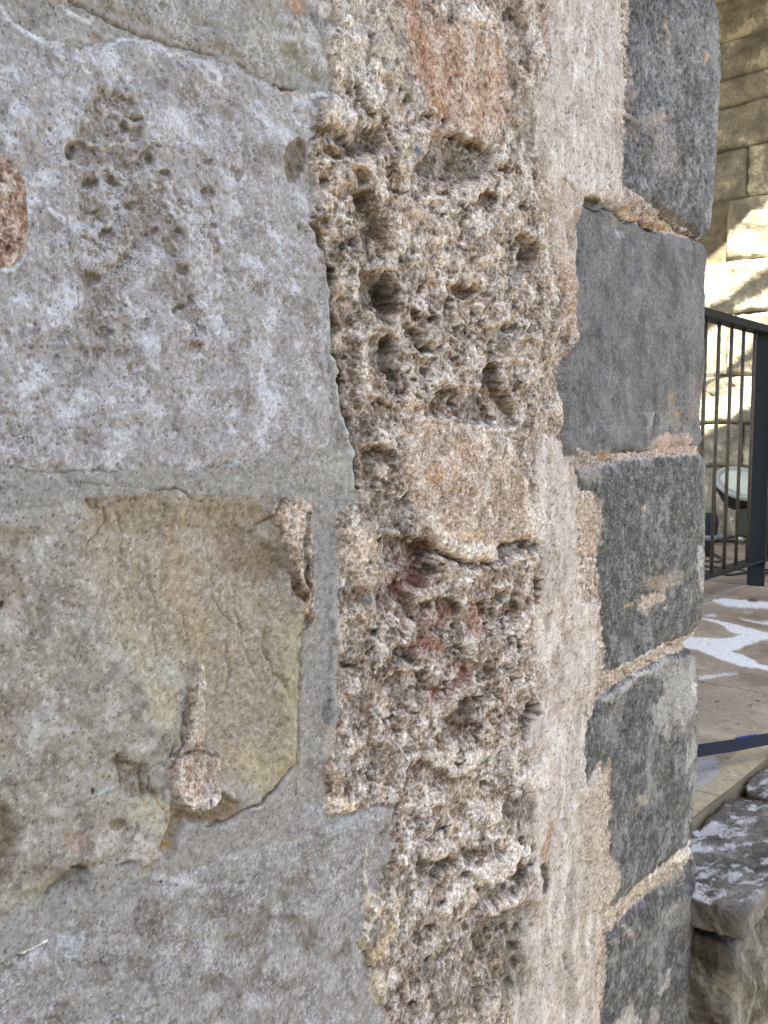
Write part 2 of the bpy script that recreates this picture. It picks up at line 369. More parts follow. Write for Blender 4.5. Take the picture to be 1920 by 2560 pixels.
# upper block: scar, pits and ridges
P('K',[(330,760),(400,700),(450,560),(520,500),(600,490),(700,540),(750,700),(820,840),(890,930),(960,1150),(1000,1300),(900,1350),(820,1290),(700,1300),(680,1480),(560,1560),(420,1500),(500,1300),(420,1200),(430,950),(350,850)],-2.6,14,(150,139,128),.35)
P('K',[(200,1250),(420,1300),(560,1600),(760,1650),(740,1750),(640,1900),(330,1880),(300,1700),(420,1550)],-1.2,25,(152,141,130),.35)
P('K',[(340,740),(420,720),(520,770),(640,750),(740,800),(760,900),(600,950),(450,900),(400,830),(335,800)],-2.0,10,(134,121,108),.5)
P('K',[(470,440),(560,470),(690,520),(700,560),(560,560),(480,510)],-1.0,12,(138,122,108),.6)
Ln('K',[(700,540),(740,640),(770,760),(830,870),(885,890),(880,980),(940,1110),(985,1210)],16,2.2,5,(196,192,188),.6)
Ln('K',[(325,760),(370,715),(450,725),(540,775),(600,750),(660,745)],18,2.0,5,(198,198,198),.7)
Ln('K',[(430,930),(560,890),(660,920),(780,880)],14,1.5,5,(190,186,182),.5)
for x,y,rx,ry,d in [(690,590,12,12,3),(715,600,14,16,3),(645,660,24,44,3.5),(705,690,40,46,3),(385,780,44,32,4),(850,915,38,30,4),(780,805,28,34,3.5),(480,930,48,30,4),(590,940,44,30,3.5),(700,1050,44,24,3),
    (500,1108,30,18,3),(610,1095,28,20,3.5),(445,1228,26,16,3.5),(560,1215,42,46,3.5),(815,1168,30,22,3),(950,1200,38,30,3.5),(650,1360,30,24,3),(940,1395,34,22,3.5),(1070,1000,22,40,3),(945,1590,46,26,4),(1000,1565,26,22,3),
    (165,1800,20,16,2.5),(150,1858,13,12,2),(1075,848,26,26,2.5),(1040,1660,26,46,2),(540,1730,40,50,2.5),(760,1650,16,40,2),(530,480,24,16,2.5),(640,515,20,16,2),(550,895,12,9,3),(805,1000,10,14,4),(820,770,24,16,3),(250,655,16,16,2),(330,1860,22,22,2),(1240,890,40,40,1.5),(1350,1490,60,40,1.5),(520,1850,30,40,2),(480,1440,60,40,2.5),(600,1400,50,30,2.5),(520,1560,60,36,2.5)]:
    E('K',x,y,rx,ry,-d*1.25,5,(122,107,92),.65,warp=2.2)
E('K',1010,1800,38,30,-2.5,5,(142,112,90),.6); E('K',670,1915,20,28,-2.5,5,(160,138,116),.5)
E('K',1533,830,58,116,-4,9,(122,109,94),.85); E('K',505,185,30,34,-1,8,(156,130,112),.6)
for pts in ([(1085,1030),(1100,1120),(1088,1200),(1105,1270),(1130,1310)],[(1205,820),(1212,880)],[(368,860),(362,950)],[(405,1480),(402,1610)],[(412,1690),(404,1770)],[(455,540),(450,600)],[(600,600),(650,700)],[(1030,410),(1060,480)],[(1045,1640),(1040,1720)],[(905,1170),(915,1260)]):
    Ln('K',pts,7,-2.5,2,(110,98,84),.7)
E('K',1090,1180,40,22,-2.5,5,(130,114,98),.7); E('K',1120,1270,22,50,-2,5,(140,122,105),.6)
for pts,wd in (([(0,30),(70,110),(130,165),(200,200),(270,228),(320,222)],34),([(350,60),(420,100),(460,120)],30),([(390,290),(440,360),(480,370)],16),([(570,240),(640,205),(780,215),(880,280),(990,300),(1060,400),(1130,440)],16),([(240,1080),(330,1140)],30),([(860,960),(900,1080),(990,1230),(1040,1300)],24),([(640,1540),(740,1620)],22),([(450,1310),(520,1350)],20),([(0,1410),(90,1380),(150,1300)],22)):
    Ln('K',pts,wd,0.9,7,(205,207,210),.6)
# joint between the top blocks: smooth greenish mortar with a painted shadow line
P('K',[(480,-60),(1180,-60),(1260,120),(1330,260),(1480,340),(1659,430),(1659,500),(1440,440),(1250,370),(1050,300),(860,225),(700,165),(560,100),(440,40)],0.5,14,(153,150,144),.7)
Ln('K',[(350,5),(480,55),(570,105),(700,165),(860,225),(1000,255),(1110,290)],13,-3.5,4,(112,106,90),.7)
Ln('K',[(1000,120),(1120,150),(1220,165)],20,-2,8,(132,128,108),.5); Ln('K',[(1210,320),(1270,370),(1330,400)],14,-2.5,5,(134,128,112),.5)
Ln('K',[(1430,440),(1470,460),(1520,470)],14,-4,4,(60,56,48),.8); Ln('K',[(1450,480),(1540,500),(1600,520)],26,0.5,6,(186,150,125),.6)
P('A',[(0,290),(60,290),(160,400),(260,500),(300,560),(200,540),(90,480),(0,400)],-2,10,(140,136,112),.7)
P('A',[(30,-40),(180,-40),(160,80),(110,110),(50,40)],-1,7,(178,138,108),.8); P('A',[(180,60),(320,0),(330,160),(300,290),(230,180)],-2,10,(128,116,106),.6)
Ln('A',[(0,120),(100,180),(200,310),(280,380),(320,480)],40,1.5,12,(196,196,194),.6); Ln('A',[(200,660),(290,640),(380,690)],40,1.5,8,(206,208,210),.8)
Ln('A',[(350,620),(420,690),(500,730)],8,-3,3,(70,66,60),.6); E('A',240,760,34,34,0.5,8,(182,186,188),.6)
# upright mortar joint beside the upper block
Ln('S',[(806,560),(818,640),(832,740),(838,860),(846,980),(866,1080),(880,1140)],22,1.2,7,(186,187,184),.7)
Ln('S',[(781,560),(797,600),(818,650),(832,730),(834,800),(842,880),(852,960),(862,1040),(886,1110),(895,1175),(897,1220)],13,-12,3,(46,40,34),.95,warp=.6)  # crack painted near-black to stand in for its shade
# horizontal joint
P('L',[(0,540),(400,505),(800,500),(1350,480),(1450,440),(1560,400),(1640,500),(1650,640),(1560,680),(1430,640),(1250,625),(800,600),(500,640),(0,680)],0,18,(149,146,139),.6)
Ln('L',[(60,455),(75,490),(120,510),(300,520),(420,508),(560,520)],8,-2,3,(100,94,82),.6); Ln('L',[(360,560),(560,585),(760,600)],8,-1.2,3,(108,102,90),.5); Ln('L',[(720,608),(830,602),(900,640)],9,-2.5,3,(96,88,74),.7)
Ln('L',[(940,500),(1080,470)],14,-1.5,5,(110,106,94),.5)
P('L',[(1400,490),(1560,420),(1640,470),(1645,580),(1590,590),(1500,520)],1,8,(165,163,155),.7); E('L',1100,560,50,22,0.5,8,(158,160,150),.6)
P('L',[(1440,700),(1540,660),(1550,1000),(1520,1200),(1560,1659),(1390,1659),(1400,1380),(1450,1180)],0,8,(147,144,139),.85)
E('C',190,1490,40,90,-1.5,8,(104,104,106),.75); E('C',250,730,30,40,-1,6,(98,98,98),.7); Ln('C',[(200,1150),(180,1350),(170,1500)],60,0,20,(118,116,112),.4)
# yellowish block
P('L',[(380,640),(750,610),(900,628),(1240,640),(1270,720),(1280,830),(1330,900),(1350,1050),(1400,1150),(1430,1230),(1380,1300),(1395,1659),(1390,1900),(1250,1990),(900,2050),(740,1700),(560,1400),(440,1150),(350,900)],-11,34,(162,149,126),.6,bowl=1)
P('L',[(820,800),(900,840),(1010,1250),(1060,1380),(960,1440),(860,1320),(800,1150),(790,950)],-1,40,(182,160,124),.55)
P('L',[(1290,1130),(1400,1150),(1420,1250),(1380,1320),(1395,1659),(1385,1900),(1250,1900),(1290,1500),(1230,1300)],2,38,(172,162,132),.6)
P('L',[(960,760),(1120,700),(1200,900),(1210,1100),(1060,1180),(1000,1000)],-1.5,30,(150,135,116),.5); P('L',[(1210,860),(1300,860),(1330,960),(1280,1040),(1210,960)],-3,14,(132,114,90),.65)
P('L',[(640,1150),(760,1300),(900,1400),(860,1500),(720,1659),(620,1500),(560,1350),(440,1200),(450,1100)],1,22,(166,160,138),.5)
P('L',[(660,1480),(820,1560),(860,1659),(720,1700)],-1,18,(176,169,142),.55); P('L',[(700,1340),(860,1400),(890,1540),(780,1500)],0,20,(170,170,160),.5)
Ln('L',[(415,650),(430,680),(490,690),(505,750),(470,800),(435,840),(420,920)],9,-3,3,(118,100,76),.75); Ln('L',[(820,700),(810,780),(815,870)],14,-1.5,5,(160,132,95),.6)
Ln('L',[(1020,1010),(1010,1100),(1080,1200),(1140,1240)],8,-1.5,4,(118,106,86),.6); Ln('L',[(1250,1220),(1240,1330),(1290,1440),(1340,1560)],12,-2.5,5,(128,116,84),.6); Ln('L',[(745,1240),(750,1380)],10,-2,4,(120,110,90),.6); Ln('L',[(660,1180),(665,1250)],8,-1.5,4,(120,110,90),.5)
Ln('L',[(1200,770),(1250,730),(1275,690),(1300,640)],9,-4,3,(84,70,54),.8)
P('L',[(1340,980),(1390,1030),(1400,1110),(1350,1080)],-4,8,(104,82,66),.8); Ln('L',[(1410,720),(1400,900),(1420,1050)],30,-5,6,(104,100,96),.75); Ln('L',[(1450,900),(1448,1010)],10,-6,3,(60,52,44),.8)
Ln('L',[(1330,680),(1350,760),(1340,830)],26,2,8,(206,190,172),.7); Ln('L',[(1370,1290),(1420,1240),(1440,1150)],10,-4,3,(74,66,50),.7)
P('L',[(0,780),(160,790),(150,880),(60,880),(0,860)],-1.5,12,(152,130,114),.4); P('L',[(0,920),(70,940),(120,1150),(40,1210),(0,1100)],-1.5,12,(154,130,114),.4); E('L',18,1130,9,18,-3,3,(40,50,58),.95)
P('M',[(0,50),(50,120),(70,220),(40,300),(0,290)],-1,14,(154,132,116),.4)
Ln('M',[(448,290),(462,330),(458,398)],10,-5,3,(88,78,62),.8); Ln('M',[(545,350),(540,430)],12,-4,4,(84,76,60),.8); Ln('M',[(575,380),(580,450)],10,-4,4,(90,80,62),.8); P('M',[(455,310),(560,320),(590,440),(480,440)],-3,10,(130,118,96),.6)
E('M',347,420,9,13,-5,3,(40,38,34),.9); Ln('M',[(360,430),(440,400)],10,1,4,(176,178,174),.6); E('M',400,345,50,34,1,8,(166,160,140),.5)
P('M',[(480,460),(580,430),(660,480),(700,540),(650,620),(600,600),(560,560),(500,540)],-1,10,(178,174,154),.7); Ln('M',[(585,440),(620,500),(640,560)],10,-1.5,5,(170,120,66),.6)
P('M',[(650,420),(700,500),(780,490),(850,430),(900,470),(840,540),(720,540),(690,580),(640,680),(612,640),(650,560)],-6,9,(132,116,90),.75); E('M',560,705,30,22,0,7,(170,146,92),.7); E('M',650,640,24,26,-2,7,(176,140,84),.7)
P('M',[(480,590),(550,600),(620,660),(560,700),(480,680)],2,12,(188,180,170),.7); Ln('M',[(520,530),(510,580),(480,620)],10,-3,4,(120,110,94),.6)
E('M',450,545,36,26,-1.5,6,(126,106,86),.75); E('M',280,600,50,40,-.8,12,(160,134,116),.55)
P('M',[(-10,460),(30,490),(55,600),(40,700),(10,800),(-30,850)],-7,20,(132,116,90),.75); P('M',[(0,760),(120,720),(240,720),(300,800),(160,840),(0,850)],-2,22,(150,142,118),.6)
P('M',[(230,740),(290,700),(330,720),(330,790),(240,850),(150,900),(140,870)],-5,14,(122,118,108),.8); Ln('M',[(265,705),(320,715)],14,-4,5,(80,74,64),.7); Ln('M',[(440,710),(500,695)],20,-3,6,(116,110,96),.6)
P('M',[(960,250),(1130,300),(1130,320),(1010,440),(960,400),(880,340),(900,270)],1.5,18,(174,160,126),.6); Ln('M',[(1130,318),(1060,400),(1000,440),(940,495),(860,545),(790,540)],9,-3,4,(150,130,90),.6); Ln('M',[(950,495),(1010,455)],14,2,4,(206,186,158),.8)
E('M',840,490,60,50,-2,12,(142,118,88),.7)
Ln('M',[(745,50),(722,150),(690,240),(655,275),(645,330)],12,-6,3,(64,54,42),.85); Ln('M',[(670,285),(740,265),(780,275),(855,300)],14,-3,5,(104,90,78),.75)  # first line paints the shadow crack left of the boot-shaped lump
P('M',[(670,460),(760,470),(820,410),(845,430),(790,480),(700,505),(670,490)],2.5,6,(214,206,194),.75); Ln('M',[(665,440),(680,470),(770,475),(790,440)],8,-3,3,(70,60,50),.7)
# lower mortar and lowest block
P('M',[(0,870),(160,840),(330,740),(500,690),(640,690),(700,560),(830,540),(1010,450),(1130,330),(1210,380),(1230,480),(1300,520),(1100,590),(860,680),(600,760),(380,860),(150,960),(0,1010)],0,16,(152,148,143),.7)
Ln('M',[(70,1030),(130,1008),(182,985)],9,3,3,(224,216,200),.9,warp=.4); P('M',[(210,960),(330,970),(310,1060),(240,1050)],1,12,(176,182,188),.6); Ln('M',[(590,740),(680,760),(780,790)],34,1,12,(180,182,182),.5)
E('M',610,762,6,6,-3,2,(40,40,40),.9); Ln('M',[(800,900),(850,898)],8,-1.5,3,(200,196,190),.6); Ln('M',[(840,680),(1000,640),(1180,600)],22,.8,9,(176,178,180),.5)
P('M',[(1150,470),(1300,520),(1400,490),(1380,560),(1240,590),(1140,560)],1.5,9,(160,160,160),.6); Ln('M',[(1130,390),(1122,440)],8,-2,3,(90,80,70),.7); Ln('M',[(1135,385),(1130,410)],8,1,3,(216,206,190),.8)
for x,y,rx,ry in [(960,900,70,60),(1060,900,50,30),(820,880,50,40),(900,1000,60,40),(1130,780,60,50),(700,1000,60,40),(520,1080,70,40),(1150,950,40,60),(380,1100,60,40),(820,1140,70,40),(1000,1150,80,50),(560,930,60,40)]:
    E('M',x,y,rx,ry,-1.2,12,(126,115,105),.45)
for x,y,rx,ry in [(460,1000,70,40),(780,950,60,30),(300,1180,80,40),(960,1230,60,40),(1100,1060,50,50),(600,1220,70,30)]:
    E('M',x,y,rx,ry,.8,14,(172,168,164),.5)
# rubble core, upper part
P('A',[(340,-60),(540,-60),(680,120),(790,290),(820,370),(830,500),(770,560),(700,520),(600,590),(640,690),(740,790),(730,830),(640,770),(560,700),(480,600),(380,560),(330,430),(310,220)],5,12,(200,195,184),.7)
P('A',[(540,-60),(835,-60),(860,300),(900,420),(830,400),(760,250),(680,120)],-1,14,(142,130,112),.7); P('A',[(700,560),(900,560),(960,660),(980,760),(760,800),(680,700)],-1,16,(150,134,116),.6)
E('A',570,440,20,70,-3,7,(132,130,126),.6); E('A',740,450,60,30,-1,8,(160,158,154),.6); Ln('A',[(400,230),(470,275)],9,-3,3,(110,104,94),.6); E('A',380,495,10,10,-3,3,(50,46,40),.8); E('A',620,395,30,20,-3,4,(120,106,88),.7)
E('A',1140,430,120,150,0,30,(168,118,88),.75); Ln('A',[(880,-40),(920,200),(1000,480),(1080,700),(1150,820)],90,0,24,(170,124,94),.65); E('A',1450,600,60,130,0,24,(190,148,108),.6); E('A',1330,720,110,110,1,24,(214,192,164),.6)
E('A',1200,230,90,60,.5,20,(204,174,146),.6); Ln('A',[(1350,190),(1450,216)],10,-5,3,(84,62,46),.8); Ln('A',[(1355,540),(1362,610)],7,-2,3,(100,70,50),.7)
P('A',[(1210,60),(1330,30),(1400,150),(1350,195),(1240,150)],3,9,WH,.7); Ln('A',[(1412,0),(1400,140)],12,2,5,WH,.6); P('A',[(1430,-40),(1659,-40),(1659,200),(1550,220),(1480,180)],-1,14,(146,128,110),.6)
P('A',[(1560,200),(1659,150),(1659,560),(1600,640),(1540,520),(1520,300)],-2,14,(140,128,114),.65)
Ln('A',[(500,600),(530,680),(560,715),(620,760),(680,785),(735,850),(740,940),(770,1060)],14,-9,4,(72,60,48),.8); Ln('A',[(600,740),(690,800),(720,850)],22,4,5,(196,180,160),.5)
P('A',[(280,700),(340,690),(420,770),(520,790),(500,870),(430,900),(260,850),(250,780)],4,9,WH,.6)
P('A',[(490,980),(530,920),(600,880),(690,930),(730,1000),(640,1080),(540,1120),(470,1050)],-11,8,(104,94,78),.8); P('A',[(270,900),(340,880),(440,930),(450,1000),(340,990),(280,960)],-7,6,BRN,.7)
E('A',210,980,18,16,-6,3,(60,54,46),.9); E('A',245,935,12,10,-5,3,(60,54,46),.8); Ln('A',[(320,1060),(390,1090),(450,1060),(465,1010)],26,-7,4,(110,88,66),.8); P('A',[(330,1010),(430,1020),(440,1080),(360,1070)],5,5,(190,170,150),.6)
E('A',330,1170,44,22,-3,5,(174,140,92),.7); E('A',545,1210,34,60,-8,5,(100,88,70),.8); E('A',300,1290,40,50,-6,6,(132,102,66),.75); P('A',[(290,1340),(500,1290),(540,1340),(420,1390),(310,1360)],-5,8,(132,108,80),.7); E('A',720,1170,28,30,-4,4,(112,92,74),.7)
Ln('A',[(210,1130),(300,1120),(420,1130),(560,1150)],26,4,6,WH,.6); P('A',[(350,1180),(450,1170),(520,1230),(420,1300),(350,1280)],3,7,(186,172,158),.5)
P('A',[(525,1345),(570,1320),(610,1360),(645,1450),(700,1500),(712,1600),(700,1659),(640,1600),(600,1500),(545,1430)],-15,6,(98,88,74),.8); P('A',[(530,1430),(600,1520),(690,1630),(720,1800),(600,1830),(540,1659),(520,1540)],-7,10,(140,118,92),.5)
P('A',[(240,1330),(380,1350),(400,1440),(260,1470)],3,9,WH,.5); E('A',270,1580,60,60,2,14,(176,150,112),.5)
P('A',[(760,950),(900,915),(1090,870),(1040,980),(1005,1090),(940,1130),(890,1180),(850,1235),(780,1230),(770,1080)],4,7,(196,184,168),.7); E('A',912,1060,16,30,1.5,3,(140,148,152),.95,ang=-.5)
P('A',[(1060,920),(1200,940),(1300,975),(1380,1010),(1450,1010),(1460,1100),(1400,1180),(1340,1250),(1240,1300),(1100,1270),(1000,1240),(960,1170),(1010,1080),(1030,980)],-8,8,(132,115,96),.75); Ln('A',[(1300,990),(1380,1020),(1455,1020)],40,-5,7,(106,94,78),.7)
Ln('A',[(1150,950),(1200,960)],20,-7,4,DKB,.8); P('A',[(970,1080),(1080,1040),(1080,1200),(1000,1230)],-2,10,(124,110,94),.5); E('A',1190,1225,24,20,-1,4,(98,98,98),.8); E('A',1155,1255,14,14,-3,3,(56,56,56),.8); E('A',635,612,14,22,1,3,(146,150,152),.8)
Ln('A',[(950,830),(1000,800),(1045,815)],24,-8,4,DKB,.8); E('A',1112,850,26,36,-8,4,DKB,.8); Ln('A',[(880,830),(940,790),(1050,780),(1100,810)],18,4,5,WH,.6)
Ln('A',[(1250,960),(1350,950),(1460,1000)],16,3,6,(190,170,146),.5); P('A',[(1320,1300),(1380,1240),(1440,1250),(1400,1330),(1340,1390),(1300,1340)],3,7,WH,.6); E('A',1420,1390,60,46,-7,6,BRN,.8); Ln('A',[(1300,1400),(1340,1450)],20,-5,5,(110,90,74),.7)
P('A',[(860,1440),(1000,1460),(1200,1560),(1230,1620),(1100,1659),(980,1560),(880,1500)],3,10,(208,192,176),.6); P('A',[(1300,1480),(1480,1490),(1450,1600),(1330,1640)],2,10,WH,.5)
# rubble core, middle part
P('B',[(380,340),(480,312),(550,325),(600,430),(637,480),(628,560),(585,615),(560,660),(500,645),(410,590),(375,450)],-15,7,(118,102,80),.6,bowl=1); P('B',[(540,330),(600,430),(637,490),(625,560),(585,610),(560,540),(520,430)],-10,8,(76,68,56),.7)
P('B',[(395,760),(470,715),(545,712),(600,775),(625,850),(603,940),(606,1110),(570,1105),(530,1020),(430,960),(398,870)],-12,7,(112,98,80),.6,bowl=1); P('B',[(530,730),(600,780),(624,860),(602,940),(604,1090),(560,1060),(545,900)],-10,8,(82,74,64),.65)
Ln('B',[(400,770),(410,700),(480,665),(560,700),(610,780),(640,850)],20,5,5,(212,198,180),.65); Ln('B',[(380,620),(430,600),(480,650)],22,4,6,(206,192,174),.6); Ln('B',[(640,840),(700,850),(760,880),(860,870),(920,830)],20,4,6,WH,.6)
Ln('B',[(430,60),(470,180),(490,290)],34,-10,5,(90,82,70),.75); Ln('B',[(350,60),(370,100),(340,200)],12,3,4,(190,192,190),.6); Ln('B',[(320,110),(328,210)],18,-8,4,(94,70,56),.8); Ln('B',[(500,200),(510,290),(560,320),(600,400),(650,450)],18,4,5,WH,.5)
P('B',[(190,300),(330,260),(370,330),(350,440),(240,500),(210,420)],3,12,(212,198,174),.6); P('B',[(230,640),(330,640),(330,690),(240,680)],0,9,(150,104,80),.6)
E('B',762,465,22,36,-8,4,(112,84,64),.8); E('B',1160,470,22,34,-5,4,(150,116,88),.7); E('B',828,650,24,20,-9,3,(92,76,60),.85); E('B',672,680,14,18,-6,3,(104,84,66),.8); E('B',738,610,26,54,-9,5,(112,88,66),.8)
P('B',[(700,680),(760,700),(770,780),(830,820),(860,840),(800,850),(730,800),(690,730)],-9,5,(116,86,62),.8); P('B',[(755,690),(820,670),(880,700),(885,780),(830,815),(775,780)],5,5,(198,188,174),.6); Ln('B',[(820,590),(870,620),(885,680),(905,760),(890,830)],18,6,4,(206,196,182),.7); E('B',862,720,10,12,2,3,(150,158,164),.9)
P('B',[(925,405),(1105,420),(1110,495),(965,490),(985,600),(975,720),(935,730),(905,660),(935,540)],-9,5,(134,98,74),.75); Ln('B',[(940,480),(935,620),(960,720)],16,-6,4,(96,72,54),.7); P('B',[(890,470),(930,440),(925,640),(895,640)],2,5,(168,156,140),.8)
E('B',1145,640,16,52,-6,4,(140,104,82),.8); E('B',1178,740,18,54,-6,4,(116,92,72),.75); P('B',[(1205,700),(1350,680),(1300,770),(1265,890),(1215,880),(1190,800)],-7,7,(156,142,124),.75); Ln('B',[(1215,695),(1345,690)],16,-4,4,(112,98,82),.6)
Ln('B',[(1345,900),(1330,840),(1350,780),(1400,735),(1470,745),(1500,780)],30,4,7,(204,192,176),.65); E('B',1425,830,60,80,-3,10,(166,148,126),.6); E('B',1452,875,16,20,-2,4,(156,112,80),.8); E('B',1390,910,50,24,2,7,WH,.6)
P('B',[(1190,925),(1240,960),(1290,1080),(1345,1200),(1355,1320),(1200,1310),(1130,1275),(1040,1290),(1045,1190),(1130,1100),(1165,1000)],-10,6,(142,120,98),.75); P('B',[(1185,925),(1240,960),(1275,1060),(1220,1100),(1170,1010)],-4,8,(106,92,74),.6); Ln('B',[(1240,960),(1290,1080),(1350,1210),(1360,1290)],12,-5,4,(100,84,66),.6)
P('B',[(1040,1060),(1120,1040),(1165,950),(1170,1010),(1130,1090),(1080,1080)],4,6,WH,.7); Ln('B',[(1205,890),(1260,960),(1310,1060),(1370,1200)],14,4,4,(200,188,172),.6); Ln('B',[(1175,820),(1200,900)],12,-7,3,(80,66,52),.8); Ln('B',[(1030,1180),(1030,1280)],14,-5,4,(100,90,76),.6)
E('B',1345,1082,18,32,-7,3,(98,82,62),.8); E('B',1448,1100,16,24,-4,4,(128,104,80),.7); P('B',[(1370,110),(1420,95),(1490,130),(1492,240),(1440,330),(1385,395),(1322,370),(1330,290),(1355,190)],-11,6,(138,124,104),.75); Ln('B',[(1450,130),(1465,200),(1440,250)],24,-6,5,(92,76,60),.7); Ln('B',[(1395,180),(1410,260)],28,6,5,(206,198,186),.75); E('B',1350,368,22,14,-4,4,(84,70,56),.8)
Ln('B',[(1530,430),(1510,540),(1490,590),(1460,625)],12,-6,4,(100,76,54),.8); Ln('B',[(1350,90),(1420,80),(1500,110),(1540,220)],16,3,5,(200,186,170),.5); E('B',1245,90,18,50,-3,6,(150,128,106),.6)
P('B',[(840,1090),(900,1070),(950,1058),(960,1120),(1000,1170),(990,1240),(900,1245),(830,1180)],-6,7,(124,102,78),.7); P('B',[(860,1080),(950,1060),(955,1110),(880,1130)],-4,5,(96,84,70),.7); Ln('B',[(695,1138),(755,1150)],20,-7,3,(78,66,54),.85); Ln('B',[(500,1220),(700,1220),(900,1200)],50,-3,12,(138,112,86),.5); E('B',965,1225,40,20,-3,4,(150,104,72),.8); E('B',757,1220,22,16,-2,4,(150,108,76),.7)
Ln('B',[(730,1090),(800,1140),(840,1110),(870,1070)],26,3,6,WH,.6); Ln('B',[(430,1090),(470,1120),(540,1150)],30,3,7,(210,190,172),.6); P('B',[(720,880),(860,900),(880,980),(740,1020)],-3,12,(150,126,100),.6)
Ln('B',[(700,1295),(800,1262),(900,1275),(1000,1265),(1030,1350),(1100,1310),(1180,1295),(1200,1345),(1310,1350)],24,3.5,6,(214,206,196),.7)
P('B',[(400,1440),(520,1450),(600,1500),(580,1560),(450,1580),(400,1520)],-6,9,(122,104,86),.7); Ln('B',[(385,1480),(395,1560),(385,1659)],10,4,4,(206,180,150),.7); Ln('B',[(410,1470),(560,1465)],16,-4,5,(96,82,68),.6)
E('B',960,1530,110,100,.5,30,(190,144,100),.7); E('B',820,1620,60,60,0,20,(196,158,120),.6); P('B',[(640,300),(800,200),(1000,200),(1200,330),(1150,420),(900,420),(700,400)],1,30,(186,168,148),.4)
Ln('B',[(1520,1250),(1560,1400),(1600,1500)],8,1,3,(206,186,158),.6); P('B',[(1500,780),(1659,760),(1650,1180),(1540,1050)],-2,20,(160,140,112),.5)
# rubble core, lower middle
P('C',[(380,90),(600,100),(720,150),(740,260),(640,320),(520,300),(420,240)],-4,12,(118,108,96),.75); E('C',650,120,20,30,-4,4,(80,74,66),.7)
P('C',[(735,190),(800,200),(860,290),(930,370),(1000,400),(1100,400),(1220,440),(1230,490),(1100,520),(980,480),(860,430),(760,280)],3,8,(220,212,202),.75); E('C',1020,350,110,60,1,16,(206,180,150),.6)
Ln('C',[(620,320),(700,350),(780,390),(860,450),(950,490),(1040,525),(1100,540),(1220,530)],24,-9,5,(66,58,50),.8); P('C',[(640,350),(760,400),(850,450),(845,580),(820,640),(790,690),(700,690),(650,650),(700,560),(690,440)],-10,8,(84,60,50),.9)  # first line paints the shadow under the overhanging tan stone
P('C',[(560,340),(660,360),(700,480),(660,560),(560,560),(540,440)],-6,9,(112,98,86),.7); P('C',[(690,620),(760,560),(830,590),(820,660),(790,690),(690,680)],-3,5,(126,78,68),.8); E('C',700,425,20,20,2,4,(150,118,108),.8)
P('C',[(250,330),(330,290),(460,300),(500,420),(520,560),(480,680),(360,690),(270,620),(230,480)],4,12,(208,188,166),.6); E('C',480,480,40,70,-2,10,(126,112,98),.65); Ln('C',[(490,360),(510,440),(550,540)],14,-7,4,(84,70,56),.8); Ln('C',[(520,330),(540,420),(560,500)],14,4,4,(204,184,160),.6); E('C',608,345,28,24,3,4,WH,.8); E('C',410,525,16,16,-1,3,(96,98,100),.8)
P('C',[(280,690),(500,680),(560,760),(480,820),(300,810),(260,740)],-2,12,(124,114,104),.65); E('C',420,765,20,28,1.5,3,(112,118,124),.9,ang=.3); E('C',250,730,36,40,-1,7,(100,100,100),.6)
P('C',[(590,670),(640,650),(690,740),(735,880),(700,930),(655,960),(640,880),(665,850),(610,770),(570,710)],-9,5,(116,70,58),.95); Ln('C',[(690,770),(720,850),(740,890)],14,-6,3,(62,52,44),.8); Ln('C',[(670,690),(720,780),(745,860)],18,5,4,(206,196,182),.6); P('C',[(680,690),(800,690),(850,720),(800,790),(700,760)],3,7,(206,194,178),.55); E('C',670,935,26,22,-2,4,(134,76,64),.95)
Ln('C',[(530,820),(545,900),(590,970)],20,4,5,(200,188,174),.6); Ln('C',[(520,700),(560,780)],14,-6,4,(84,72,60),.7); E('C',625,855,20,16,-6,3,(70,62,54),.8)
P('C',[(880,760),(950,750),(1010,870),(1005,960),(940,970),(860,1000),(840,960),(880,880)],-7,7,(132,94,78),.85); Ln('C',[(930,740),(975,800),(1012,870),(1005,950)],16,-8,4,(74,62,54),.8); Ln('C',[(860,960),(900,960),(960,1020),(1040,1110)],18,-8,4,(66,56,48),.85); E('C',900,945,16,16,4,3,(190,180,168),.7); E('C',800,800,46,22,-4,6,(92,88,80),.7)
P('C',[(780,1000),(860,980),(940,1030),(900,1090),(770,1080),(760,1030)],0,12,(152,100,82),.8); E('C',1130,900,80,110,2,22,(190,146,114),.6); E('C',1050,870,40,50,1,14,(180,150,124),.5); Ln('C',[(1250,870),(1240,960),(1200,1010)],22,-6,4,(146,102,80),.8)
P('C',[(600,1050),(700,1055),(735,1110),(705,1180),(640,1190),(560,1200),(530,1170),(600,1110)],-10,6,(98,88,76),.75); Ln('C',[(680,1060),(720,1110),(700,1170)],16,-5,4,(62,54,46),.7); P('C',[(620,1170),(700,1210),(680,1230),(620,1210)],3,4,(190,176,156),.6)
E('C',325,1105,24,44,3,6,(224,218,210),.85); Ln('C',[(240,900),(235,1020),(260,1100)],34,3,8,(204,190,172),.6); P('C',[(270,960),(400,920),(520,1000),(480,1170),(380,1160),(280,1100)],1,16,(164,140,118),.4); E('C',350,1040,40,50,-1.5,10,(140,132,120),.5)
Ln('C',[(410,960),(405,1060),(430,1120)],12,-5,4,(96,78,62),.7); Ln('C',[(480,1170),(520,1210),(560,1290)],16,-6,4,(76,64,52),.75); E('C',905,1185,76,32,3,7,(224,216,206),.85); Ln('C',[(760,1120),(830,1170)],24,3,6,(212,200,186),.7)
P('C',[(1060,1150),(1075,1280),(960,1350),(850,1395),(820,1340),(950,1310),(1030,1240)],-3,8,(140,90,74),.9); E('C',1225,1105,36,24,2,5,(170,168,162),.6); Ln('C',[(1190,1125),(1245,1130)],9,-4,3,(80,74,66),.8)
